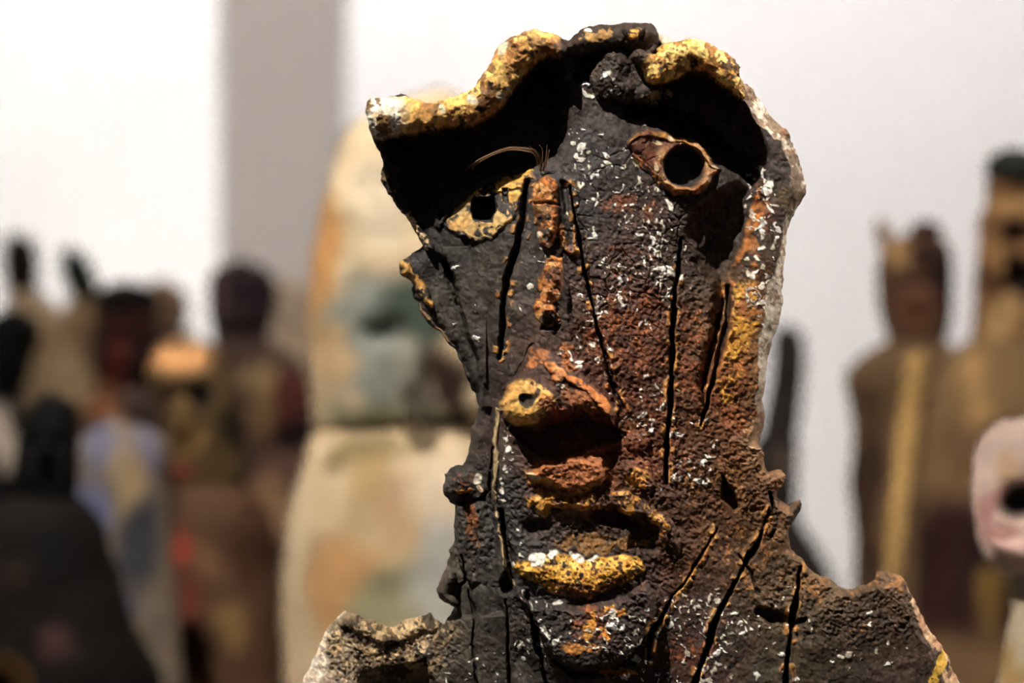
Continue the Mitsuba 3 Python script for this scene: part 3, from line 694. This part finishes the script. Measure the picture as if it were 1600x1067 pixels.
# ------------------------------------------------------------------ mesh of the near sculpture
gv, gu = np.gradient(ndimage.gaussian_filter(SD, 1.2), G)
keep = SD < .75 * G
snap = keep & (SD > -.75 * G)
gl = np.maximum(np.hypot(gu, gv), .3)
X = np.where(snap, U - SD * gu / gl**2, U)
Y = np.where(snap, V - SD * gv / gl**2, V)
H = np.where(snap & (FLANK < .5), np.minimum(H, H * .5 + RIM * .5), H)
ids = np.full(SH, -1)
ids[keep] = np.arange(keep.sum())
a, bb, c, dq = ids[:-1, :-1], ids[:-1, 1:], ids[1:, 1:], ids[1:, :-1]
tri = []
for p, q_, r_ in ((a, dq, c), (a, c, bb)):
    ok = (p >= 0) & (q_ >= 0) & (r_ >= 0)
    tri.append(np.c_[p[ok], q_[ok], r_[ok]])
# single corners along the outline
for p, q_, r_, miss in ((a, dq, bb, c), (dq, c, bb, a)):
    ok = (p >= 0) & (q_ >= 0) & (r_ >= 0) & (miss < 0)
    tri.append(np.c_[p[ok], q_[ok], r_[ok]])
F = np.vstack(tri)


def world(u, v, h):
    return np.c_[(u - 800) * S, -h * S, ZC - (v - 533.5) * S]


VERT = world(X[keep], (Y + DV)[keep], H[keep])
COL = C[keep]
NRM = vertex_normals(VERT, F)
PV = PART[keep][F[:, 0]]
for k, name in enumerate(PARTS):
    sel = PV == k
    if sel.sum() > 50:
        put('clay_bust__' + name, VERT, F[sel], COL, NRM, 'clay_painted')

# wisp of dry grass caught under the fringe
def strand(pts, r0):
    p = np.array([[(u - 800) * S, -h * S, ZC - (v - 533.5) * S] for u, v, h in pts])
    tt = np.linspace(0, 1, 24)
    q = np.c_[tuple(PchipInterpolator(np.linspace(0, 1, len(p)), p[:, k])(tt) for k in range(3))]
    tg = np.gradient(q, axis=0)
    tg /= np.linalg.norm(tg, axis=1, keepdims=True)
    n1 = np.cross(tg, [0, 1, 0.01])
    n1 /= np.linalg.norm(n1, axis=1, keepdims=True)
    n2 = np.cross(tg, n1)
    th = np.linspace(0, 2 * np.pi, 6, endpoint=False)
    rad = r0 * S * (1.05 - tt) ** .5
    v = (q[:, None] + rad[:, None, None] * (np.cos(th)[None, :, None] * n1[:, None] + np.sin(th)[None, :, None] * n2[:, None])).reshape(-1, 3)
    i, j = np.meshgrid(np.arange(23), np.arange(6), indexing='ij')
    a, b = i * 6 + j, i * 6 + (j + 1) % 6
    return v, np.vstack([np.c_[a.ravel(), b.ravel(), (b + 6).ravel()], np.c_[a.ravel(), (b + 6).ravel(), (a + 6).ravel()]])


rs = np.random.default_rng(3)
sv, sf, off = [], [], 0
for k in range(11):
    du, dv = rs.uniform(-4, 4), rs.uniform(-3, 3)
    pts = [(738 + du * 2, 262 + dv, -20), (762 + du, 246 + dv, 6), (800 + du, 234 + dv * 1.5, 14), (836 + du, 240 + dv * 2, 6), (846 + du * 2, 262 + dv * 2, -18)] if k < 5 else \
          [(842 + du, 268 + dv, -18), (836 + du * 2, 252 + dv * 2, 2), (812 + du * 4, 232 + dv * 3, 10 + du)] if k < 8 else [(846 + du, 266, -16), (850 + du * 2, 244 + dv * 2, 2), (846 + du * 4, 232 + dv * 2, 8)]
    v_, f_ = strand(pts, rs.uniform(.7, 1.4))
    sv.append(v_)
    sf.append(f_ + off)
    off += len(v_)
sv, sf = np.vstack(sv), np.vstack(sf)
put('clay_bust__grass_wisp', sv, sf, np.tile(lin(112, 88, 66), (len(sv), 1)), vertex_normals(sv, sf), 'clay_matt')
labels['clay_bust__grass_wisp'] = {'label': 'thin wisp of dry brown fibres', 'kind': 'stuff'}

# back of head and shoulders: a dome over the same outline, bare pale clay
st = 5
sdb = ndimage.gaussian_filter(SD, 2)[::st, ::st]
ub, vb = U[::st, ::st], V[::st, ::st]
gvb, gub = np.gradient(sdb, G * st)
glb = np.maximum(np.hypot(gub, gvb), .3)
kb = sdb < .8 * G * st - 1
sb = kb & (sdb > -.8 * G * st)
xb = np.where(sb, ub - (sdb + 3) * gub / glb**2, ub)
yb = np.where(sb, vb - (sdb + 3) * gvb / glb**2, vb)
Hs = ndimage.minimum_filter(np.where(keep, H, 50), 7)[::st, ::st]
db = np.clip(-sdb, 0, None)
hb = np.where(sb, Hs + 1, np.minimum(Hs - 30, -60 - 330 * (1 - np.exp(-db / 110)) - 8 * (N(30, 500)[::st, ::st])))
idb = np.full(kb.shape, -1)
idb[kb] = np.arange(kb.sum())
a, bb, c, dq = idb[:-1, :-1], idb[:-1, 1:], idb[1:, 1:], idb[1:, :-1]
tri = []
for p, q_, r_ in ((a, c, dq), (a, bb, c)):
    ok = (p >= 0) & (q_ >= 0) & (r_ >= 0)
    tri.append(np.c_[p[ok], q_[ok], r_[ok]])
for p, q_, r_, miss in ((a, bb, dq, c), (dq, bb, c, a)):
    ok = (p >= 0) & (q_ >= 0) & (r_ >= 0) & (miss < 0)
    tri.append(np.c_[p[ok], q_[ok], r_[ok]])
fb = np.vstack(tri)
vb3 = world(xb[kb], yb[kb], hb[kb])
cb = lin(176, 160, 142) * (.75 + .4 * N(20, 501)[::st, ::st][kb][:, None])
put('clay_bust__back', vb3, fb, cb, vertex_normals(vb3, fb), 'clay_matt')


# ================================================================== lofted clay bodies
def noise3(p, scale, seed, octaves=3):
    return meshkit.fbm(np.asarray(p) / scale, octaves, seed) - .5


class Loft:
    """A tube of clay: rows of (z, x, half width, half depth, y), superelliptic, roughened."""
    def __init__(self, rows, n_up=90, n_round=72, amp=.006, scale=.05, seed=0, power=2.4, pinch=()):
        r = np.array(sorted(rows), float)
        zz = np.linspace(r[0, 0], r[-1, 0], n_up)
        g = [PchipInterpolator(r[:, 0], r[:, k])(zz) for k in range(1, 5)]
        th = np.linspace(0, 2 * np.pi, n_round, endpoint=False)
        c, s = np.cos(th), np.sin(th)
        k = 2 / power
        ex, ey = np.sign(c) * abs(c) ** k, np.sign(s) * abs(s) ** k
        x = g[0][:, None] + g[1][:, None] * ex
        y = g[3][:, None] + g[2][:, None] * ey
        v = np.stack([x, y, np.broadcast_to(zz[:, None], x.shape)], -1).reshape(-1, 3)
        i, j = np.meshgrid(np.arange(n_up - 1), np.arange(n_round), indexing='ij')
        p00, p01 = i * n_round + j, i * n_round + (j + 1) % n_round
        f = np.vstack([np.c_[p00.ravel(), p01.ravel(), (p01 + n_round).ravel()], np.c_[p00.ravel(), (p01 + n_round).ravel(), (p00 + n_round).ravel()]])
        lo, hi = len(v), len(v) + 1
        v = np.vstack([v, [[g[0][0], g[3][0], zz[0]], [g[0][-1], g[3][-1], zz[-1]]]])
        jj = np.arange(n_round)
        top = (n_up - 1) * n_round
        f = np.vstack([f, np.c_[np.full(n_round, lo), (jj + 1) % n_round, jj], np.c_[np.full(n_round, hi), top + jj, top + (jj + 1) % n_round]])
        n = vertex_normals(v, f)
        v = v + n * (2 * amp * noise3(v, scale, seed) + amp * noise3(v, scale * .3, seed + 9, 2))[:, None]
        for (px, pz, rx, rz, dep) in pinch:
            w = np.exp(-(((v[:, 0] - px) / rx) ** 2 + ((v[:, 2] - pz) / rz) ** 2)) * (n[:, 1] < 0)
            v[:, 1] += dep * w
        self.v, self.f = v, f


def tint(v, base, patches, seed, var=.35):
    """Paint: a base colour and patches of wear or painted shade (x, z, rx, rz, colour) on the clay."""
    col = np.tile(lin(*base), (len(v), 1)) * (1 + var * 2 * noise3(v, .05, seed))[:, None]
    w = v + .055 * np.stack([noise3(v, .06, seed + 3), noise3(v, .06, seed + 4), noise3(v, .06, seed + 5)], -1)
    for (px, pz, rx, rz, c) in patches:
        q = np.hypot((w[:, 0] - px) / rx, (w[:, 2] - pz) / rz)
        m = sm(1.15, .7, q)[:, None]
        col = col * (1 - m) + lin(*c) * (1 + var * 2 * noise3(v, .03, seed + 6))[:, None] * m
    return np.clip(col, .004, 1)


class Figure:
    """A standing clay figure at the distance D from the lens, laid out in tracing units of its own plane."""
    def __init__(self, key, label, D, group=None, category='sculpture'):
        self.key, self.D, self.k, self.seed = key, D, S * D / DIST, abs(hash_(key))
        self.y = D - DIST
        labels[key] = {'label': label, 'category': category}
        if group:
            labels[key]['group'] = group

    def x(self, u):
        return (u - 800) * self.k

    def z(self, v):
        return ZC - (v - 533.5) * self.k

    def pats(self, patches):
        return [(self.x(u), self.z(v), ru * self.k, rv * self.k, c) for (u, v, ru, rv, c) in patches]

    def part(self, name, rows, base, patches=(), depth=.75, amp=.05, feet=False, pits=(), bumps=True, power=2.4, n_up=70, n_round=60, dy=0.0, label=None, var=.35):
        """rows: (v, u, half width). feet: go on down to the floor. amp: roughness relative to the width."""
        if name == 'head' and not pits:
            v0, v1 = min(r[0] for r in rows), max(r[0] for r in rows)
            mid = rows[len(rows) // 2]
            ve, w = v0 + .42 * (v1 - v0), mid[2]
            pits = [(mid[1] - .42 * w, ve, .2 * w, .16 * w, .3 * w), (mid[1] + .42 * w, ve, .2 * w, .16 * w, .3 * w), (mid[1], v0 + .8 * (v1 - v0), .4 * w, .09 * w, .22 * w)]
        k = self.k
        wmax = max(r[2] for r in rows) * k
        rr = []
        for r in rows:
            dd = r[3] if len(r) > 3 else depth
            rr.append((self.z(r[0]), self.x(r[1]), r[2] * k, r[2] * k * dd, self.y + dy * k))
        hw, dd = rows[0][2] * k, rr[0][3]
        for up, sc in ((.16, .82), (.3, .55), (.38, .2)):
            rr.append((rr[0][0] + up * hw, rr[0][1], sc * hw, sc * dd, rr[0][4]))
        if feet:
            lowest = min(rr)
            rr.append((0.0, lowest[1], lowest[2] * 1.08, lowest[3] * 1.08, self.y + dy * k))
        amp = amp * (1.5 if feet else 1.2)
        m = Loft(rr, n_up, n_round, amp * wmax, wmax * .8, self.seed % 1000 + len(scene), power, [(self.x(u), self.z(v), ru * k, rv * k, d * k) for (u, v, ru, rv, d) in pits])
        n = self.key + '__' + name
        i = 1
        while n in scene:
            n = f'{self.key}__{name}_{i:03d}'
            i += 1
        put(n, m.v, m.f, tint(m.v, base, self.pats(patches), self.seed % 1000, var), vertex_normals(m.v, m.f), 'clay_matt')
        if label:
            labels[n] = {'label': label}

    def lump(self, name, u, v, ru, rv, base, depth=1.0, dy=0.0, rot=0.0, patches=(), amp=.06, label=None, rd=None):
        k = self.k
        m = trimesh.creation.icosphere(subdivisions=4)
        p = np.array(m.vertices)
        a = math.radians(rot)
        q = p * [ru * k, (rd or ru * depth) * k, rv * k]
        q = np.c_[q[:, 0] * math.cos(a) + q[:, 2] * math.sin(a), q[:, 1], -q[:, 0] * math.sin(a) + q[:, 2] * math.cos(a)]
        q += [self.x(u), self.y + dy * k, self.z(v)]
        r = min(ru, rv) * k
        q = q + p * (4 * amp * r * noise3(q, r * 1.0, self.seed % 1000 + 31))[:, None]
        n = self.key + '__' + name
        i = 1
        while n in scene:
            n = f'{self.key}__{name}_{i:03d}'
            i += 1
        f = np.array(m.faces)
        put(n, q, f, tint(q, base, self.pats(patches), self.seed % 1000 + 7), vertex_normals(q, f), 'clay_matt')
        if label:
            labels[n] = {'label': label}


def hash_(s):
    h = 7
    for ch in s:
        h = (h * 131 + ord(ch)) % 1000003
    return h


# torso of the near sculpture, from the shoulders down to the floor (below the picture)
labels['clay_bust'] = {'label': 'large dark clay bust in front with ochre fringe, slit cheeks and white flecks', 'category': 'sculpture'}
tz = ZC - (1110 - 533.5) * S
m = Loft([(0, .055, .125, .07, .09), (.3, .055, .12, .07, .09), (.7, .055, .135, .065, .09), (tz - .06, .058, .15, .06, .09), (tz, .058, .14, .05, .09), (tz + .03, .058, .10, .03, .09)], 80, 90, .006, .07, 5)
put('clay_bust__torso', m.v, m.f, tint(m.v, (64, 50, 40), [], 4), vertex_normals(m.v, m.f), 'clay_matt')


# ================================================================== the column and the crowd behind
kc = S * 9.4 / DIST
colm = trimesh.creation.box(bounds=[[(343 - 800) * kc, 7.6, 0], [(534 - 800) * kc, 7.9, 4.9]])
scene['column__shaft'] = mikit.ply(colm, 'column_paint')
scene['column__plinth'] = mikit.ply(trimesh.creation.box(bounds=[[(343 - 800) * kc - .03, 7.57, 0], [(534 - 800) * kc + .03, 7.93, .18]]), 'column_paint')
labels['column'] = {'label': 'square grey-brown column standing before the white wall', 'category': 'column'}
CROWD = 'clay figures standing in the crowd'

# tall pale figure right behind the bust
f = Figure('clay_figure', 'tall pale cream clay figure with grey-green face directly behind the dark bust', 3.7)
f.part('body', [(668, 622, 122), (690, 622, 138), (760, 622, 162), (850, 622, 180), (950, 626, 184), (1067, 632, 190), (1400, 640, 195)], (222, 196, 158),
       [(545, 900, 60, 90, (190, 146, 98)), (620, 930, 60, 70, (146, 140, 108)), (700, 900, 50, 130, (176, 172, 162)), (580, 690, 70, 26, (140, 122, 84)), (610, 790, 60, 60, (204, 166, 134)),  # olive band under the head is shade painted into the colour
        (700, 760, 50, 60, (236, 214, 184)), (475, 880, 22, 160, (230, 206, 170)), (570, 712, 46, 12, (92, 76, 52)), (520, 725, 30, 10, (120, 100, 68)), (640, 820, 40, 50, (196, 164, 122)), (570, 800, 34, 44, (206, 180, 138)), (590, 740, 40, 40, (190, 160, 112))], feet=True, amp=.05)
f.part('head', [(143, 682, 12), (150, 678, 34), (165, 668, 60), (200, 645, 98), (260, 640, 122), (350, 640, 142), (430, 640, 156), (500, 640, 156), (600, 632, 148), (650, 628, 140), (676, 624, 128), (684, 624, 110)], (226, 202, 164),
       [(500, 400, 28, 190, (214, 162, 102)), (600, 330, 50, 70, (232, 214, 184)), (600, 530, 100, 110, (134, 138, 130)), (668, 480, 62, 70, (72, 82, 72)), (700, 590, 54, 60, (66, 50, 42)), (530, 560, 30, 60, (190, 160, 120)),
        (590, 640, 120, 26, (128, 126, 98)), (545, 615, 20, 16, (200, 180, 150)), (650, 612, 34, 36, (214, 202, 180)), (716, 620, 26, 60, (58, 44, 38)), (665, 674, 104, 22, (34, 26, 22))], amp=.05, pits=[(600, 520, 26, 18, 30), (650, 672, 90, 12, 40)])
f.lump('nose', 640, 570, 22, 50, (150, 146, 132), dy=-150, depth=1.2)
f.lump('cap', 690, 168, 40, 26, (196, 156, 104), dy=0)

# left part of the crowd
f = Figure('clay_figure_001', 'small dark narrow-headed figure with pale neck at the far left of the crowd', 6.4, CROWD)
f.part('body', [(452, 36, 20), (480, 52, 38), (560, 76, 62), (700, 90, 80), (900, 90, 85)], (166, 142, 112), [(80, 540, 40, 40, (150, 124, 92)), (60, 640, 50, 60, (120, 100, 80))], feet=True)
f.part('head', [(370, 26, 10), (380, 30, 23), (410, 33, 26), (440, 34, 24), (466, 35, 20)], (30, 20, 20), amp=.14)
f.lump('nose', 30, 420, 5, 9, (40, 28, 28), dy=-18)
f = Figure('clay_figure_002', 'brown figure with a dark head tilted left, second from the far left', 6.0, CROWD)
f.part('body', [(462, 134, 20), (490, 140, 42), (560, 130, 70), (700, 130, 80)], (122, 98, 72), [(110, 600, 40, 60, (150, 126, 96)), (150, 540, 30, 40, (92, 72, 54))], feet=True)
f.part('head', [(390, 106, 8), (404, 114, 19), (440, 127, 25), (472, 138, 22)], (24, 25, 23), [(140, 430, 8, 20, (70, 74, 56))], amp=.1)
f.lump('nose', 117, 440, 5, 9, (34, 34, 32), dy=-18)
f = Figure('clay_figure_003', 'black slanting figure cut by the left edge of the picture', 4.6, CROWD)
f.part('body', [(600, -18, 40), (640, -26, 60), (760, -30, 70), (900, -30, 70)], (14, 12, 13), [(4, 690, 22, 44, (196, 180, 166))], feet=True)
f.part('head', [(488, 20, 18), (498, 20, 40), (530, 14, 50), (570, -2, 52), (620, -18, 50)], (10, 10, 12), amp=.08)
f.lump('nose', 6, 550, 10, 18, (20, 19, 21), dy=-36)
f = Figure('clay_figure_004', 'dark-haired figure with a reddish brown face in the left crowd', 4.9, CROWD)
f.part('body', [(612, 195, 44), (640, 190, 74), (700, 186, 92), (820, 184, 92)], (58, 42, 34), [(110, 640, 40, 50, (110, 86, 62)), (190, 640, 36, 26, (132, 86, 56))], feet=True)
f.part('head', [(446, 195, 18), (460, 197, 38), (500, 198, 50), (560, 195, 52), (600, 194, 46), (630, 194, 36)], (54, 30, 25), [(196, 556, 18, 40, (76, 26, 24)), (185, 612, 26, 14, (150, 92, 58)), (160, 540, 14, 40, (46, 34, 28)), (228, 560, 16, 50, (34, 24, 22))], pits=[(178, 530, 10, 7, 12), (212, 530, 10, 7, 12)])
f.lump('hair', 198, 474, 52, 34, (18, 15, 14), depth=.8)
f.lump('nose', 196, 556, 9, 22, (88, 40, 32), dy=-40)
f = Figure('clay_figure_005', 'tan round-headed figure half hidden behind the dark-haired one', 6.2, CROWD)
f.part('body', [(512, 258, 30), (540, 262, 56), (620, 270, 70), (760, 270, 74)], (54, 42, 44), feet=True)
f.part('head', [(442, 252, 14), (453, 256, 30), (485, 260, 34), (522, 258, 26)], (128, 102, 80), [(275, 490, 12, 30, (96, 74, 60))])
f.lump('nose', 258, 482, 6, 12, (128, 102, 80), dy=-28)
f = Figure('clay_figure_006', 'broad dark purple-brown head rising before the grey column', 5.2, CROWD)
f.part('body', [(530, 380, 42), (556, 386, 76), (600, 392, 94), (700, 392, 98)], (72, 54, 48), [(412, 592, 30, 26, (156, 130, 92)), (420, 640, 30, 40, (120, 92, 62)), (340, 560, 30, 20, (50, 38, 42))], feet=True)
f.part('head', [(412, 374, 22), (422, 378, 44), (450, 380, 54), (490, 378, 52), (520, 376, 44), (546, 378, 36)], (50, 38, 41), [(400, 470, 26, 40, (46, 34, 38)), (350, 470, 14, 40, (84, 66, 64))], pits=[(362, 470, 10, 7, 12), (396, 470, 10, 7, 12)])
f.lump('nose', 378, 488, 9, 18, (62, 47, 50), dy=-42)
f = Figure('clay_figure_007', 'brown figure with a light orange forehead, black eyes and a red patch on its chest', 3.9, CROWD)
f.part('body', [(758, 326, 56), (800, 332, 88), (860, 336, 98), (950, 342, 98), (1067, 352, 92)], (78, 56, 42),
       [(288, 852, 26, 36, (158, 70, 54)), (302, 935, 24, 44, (104, 52, 42)), (366, 975, 30, 36, (124, 96, 62)), (256, 790, 16, 90, (34, 22, 20)), (300, 1010, 30, 40, (40, 26, 22)), (400, 850, 30, 90, (66, 44, 32)), (340, 860, 26, 50, (118, 86, 62))], feet=True)
f.part('head', [(530, 288, 18), (540, 291, 46), (570, 295, 62), (620, 302, 68), (680, 312, 68), (740, 320, 62), (772, 324, 50)], (76, 60, 40),
       [(288, 562, 50, 28, (226, 168, 112)), (312, 614, 26, 15, (14, 9, 9)), (262, 612, 12, 12, (40, 22, 20)), (370, 650, 18, 50, (40, 32, 22)), (376, 595, 18, 18, (130, 100, 70)), (290, 740, 16, 22, (120, 60, 48)), (312, 680, 34, 30, (112, 86, 52))], pits=[(312, 614, 18, 11, 26), (270, 614, 12, 10, 20)])
f.lump('nose', 292, 650, 13, 34, (104, 80, 50), dy=-56)
f = Figure('clay_figure_008', 'black figure with a rounded black head in the lower left corner', 3.4, CROWD)
f.part('body', [(772, 70, 42), (800, 52, 96), (860, 50, 122), (960, 60, 150), (1067, 72, 182)], (17, 14, 13), [(120, 1010, 36, 24, (62, 42, 40)), (40, 775, 50, 12, (60, 50, 44)), (30, 900, 30, 40, (30, 22, 18))], feet=True)
f.part('head', [(618, 80, 14), (630, 82, 34), (680, 76, 47), (740, 72, 52), (790, 72, 40)], (6, 5, 5))
f.lump('nose', 76, 700, 12, 26, (13, 11, 11), dy=-46)
f = Figure('clay_figure_009', 'figure wrapped in blue-grey and tan stripes with a small dark head', 3.7, CROWD)
f.part('body', [(664, 192, 42), (700, 190, 74), (800, 186, 78), (900, 200, 74), (1067, 222, 64)], (108, 96, 84),
       [(168, 690, 40, 40, (96, 96, 114)), (140, 830, 26, 70, (92, 96, 122)), (196, 750, 28, 70, (150, 128, 98)), (236, 700, 22, 60, (100, 98, 116)), (222, 840, 40, 70, (58, 58, 64)), (196, 950, 40, 40, (92, 88, 102)), (220, 1000, 26, 30, (140, 118, 84))], feet=True)
f.part('head', [(608, 206, 10), (622, 212, 30), (648, 216, 34), (676, 210, 28)], (52, 40, 36), [(190, 640, 14, 20, (120, 84, 58))])
f.lump('nose', 212, 648, 7, 14, (52, 40, 36), dy=-30)
f = Figure('clay_figure_010', 'maroon figure squeezed beside the tall pale one', 4.5, CROWD)
f.part('body', [(700, 456, 32), (750, 444, 56), (840, 430, 74), (1000, 425, 78)], (62, 42, 34), [(430, 800, 30, 60, (100, 76, 54))], feet=True)
f.part('head', [(584, 452, 14), (598, 458, 30), (640, 462, 34), (690, 460, 32), (712, 457, 26)], (70, 34, 30), [(460, 690, 40, 50, (24, 15, 15))])
f.lump('nose', 456, 650, 7, 16, (70, 34, 30), dy=-30)
f = Figure('clay_figure_011', 'pale rim of a figure just showing in the bottom left corner', 2.7, CROWD)
f.part('body', [(1120, 5, 40), (1160, 0, 70), (1300, 0, 90)], (150, 116, 80), feet=True)
f.part('head', [(1016, 2, 12), (1026, 4, 30), (1050, 6, 44), (1090, 8, 50), (1130, 6, 44)], (186, 144, 96), [(8, 1066, 22, 22, (36, 26, 20))], pits=[(8, 1066, 20, 18, 30)])
f = Figure('clay_figure_012', 'light beige figure standing behind, between the purple-brown head and the tall pale figure', 6.6, CROWD)
f.part('body', [(530, 462, 34), (560, 464, 58), (640, 464, 70), (760, 464, 72)], (176, 154, 130), feet=True)
f.part('head', [(440, 455, 18), (452, 458, 36), (500, 461, 42), (542, 462, 34)], (190, 170, 148))
f.lump('nose', 458, 500, 7, 15, (190, 170, 148), dy=-36)

# right part of the crowd
RIGHT = 'clay figures on the right'
f = Figure('clay_figure_013', 'slim dark grey figure just right of the bust', 5.2, RIGHT)
f.part('body', [(680, 1212, 34), (740, 1206, 40), (800, 1206, 38), (840, 1220, 46), (880, 1236, 56), (980, 1240, 78)], (50, 42, 40), [(1225, 715, 16, 24, (110, 92, 82))], feet=True)  # lower rows widen to give the dark shadow there a shape
f.part('head', [(510, 1226, 10), (520, 1231, 22), (560, 1232, 26), (620, 1226, 28), (690, 1214, 30)], (52, 46, 47))
f.lump('nose', 1232, 580, 6, 14, (52, 46, 47), dy=-24)
f = Figure('clay_figure_014', 'brown figure with a cat-eared head and a long yellow stripe down its chest', 4.2, RIGHT)
f.part('body', [(532, 1432, 46), (556, 1424, 74), (590, 1420, 98), (640, 1428, 98), (760, 1430, 100), (900, 1432, 98)], (92, 71, 50),
       [(1354, 760, 22, 170, (56, 40, 32)), (1450, 640, 14, 80, (46, 32, 26)), (1475, 820, 40, 140, (40, 23, 22)), (1350, 615, 26, 14, (56, 40, 30)), (1480, 600, 26, 50, (150, 116, 72))], feet=True)
f.part('stripe', [(556, 1424, 14), (620, 1417, 16), (720, 1405, 15), (830, 1393, 14), (905, 1386, 11)], (182, 146, 92), dy=-72, depth=.6, label='long yellow stripe of clay')
f.part('head', [(366, 1440, 20), (378, 1432, 46), (420, 1430, 58), (470, 1430, 58), (510, 1432, 52), (545, 1432, 42)], (84, 60, 46),
       [(1396, 392, 24, 26, (156, 122, 82)), (1468, 440, 24, 70, (40, 28, 32)), (1425, 480, 30, 40, (98, 64, 48)), (1440, 400, 30, 14, (46, 30, 24)), (1440, 530, 50, 20, (54, 38, 28))], pits=[(1412, 440, 11, 8, 14), (1450, 440, 11, 8, 14)])
f.lump('ear', 1381, 368, 13, 26, (140, 110, 76), rot=-18)
f.lump('ear', 1446, 362, 26, 18, (66, 44, 38))
f.lump('nose', 1426, 468, 9, 20, (100, 68, 50), dy=-46)
f = Figure('clay_figure_015', 'big brown figure with black eye, open mouth and dark cap at the right edge', 3.9, RIGHT)
f.part('body', [(522, 1592, 70), (570, 1580, 104), (640, 1572, 126), (700, 1570, 130), (850, 1570, 140), (1067, 1575, 140)], (112, 87, 60),
       [(1570, 664, 60, 20, (44, 28, 22)), (1500, 880, 110, 126, (46, 26, 25)), (1600, 880, 110, 126, (30, 18, 17)), (1545, 935, 18, 60, (116, 88, 48)), (1480, 690, 18, 50, (90, 66, 44)), (1520, 600, 30, 50, (150, 118, 76))], feet=True)
f.part('head', [(268, 1586, 36), (290, 1582, 42), (312, 1582, 40), (340, 1586, 56), (400, 1591, 64), (470, 1591, 68), (532, 1591, 72)], (124, 90, 60),
       [(1586, 322, 50, 18, (160, 124, 80)), (1590, 376, 22, 20, (16, 11, 10)), (1592, 440, 28, 40, (18, 11, 11)), (1548, 400, 16, 36, (150, 112, 72)), (1558, 495, 26, 40, (156, 124, 84)), (1545, 450, 14, 30, (78, 50, 36))], pits=[(1590, 376, 18, 14, 24), (1592, 440, 22, 30, 26)])
f.lump('cap', 1586, 264, 48, 32, (44, 48, 46), patches=[(1595, 285, 24, 10, (110, 104, 90))])
f.lump('nose', 1556, 412, 10, 28, (140, 104, 68), dy=-52)
f = Figure('clay_figure_016', 'pinkish white head with a round black hole at the right edge', 2.5, RIGHT)
f.part('body', [(872, 1625, 46), (960, 1636, 56), (1067, 1634, 74), (1200, 1640, 110), (1400, 1650, 130)], (176, 160, 136), [(1570, 1050, 20, 60, (150, 120, 70))], feet=True)
f.part('head', [(648, 1624, 22), (660, 1612, 52), (700, 1600, 76), (780, 1598, 80), (860, 1612, 76), (896, 1622, 54)], (220, 192, 178), [(1596, 788, 38, 40, (14, 11, 11)), (1550, 800, 16, 50, (196, 150, 140)), (1555, 720, 20, 30, (206, 172, 140)), (1575, 850, 40, 14, (176, 136, 126))], pits=[(1596, 788, 34, 34, 60)], n_up=100, n_round=100)
f.lump('lip', 1578, 858, 44, 12, (206, 170, 160), dy=-66, rot=18)
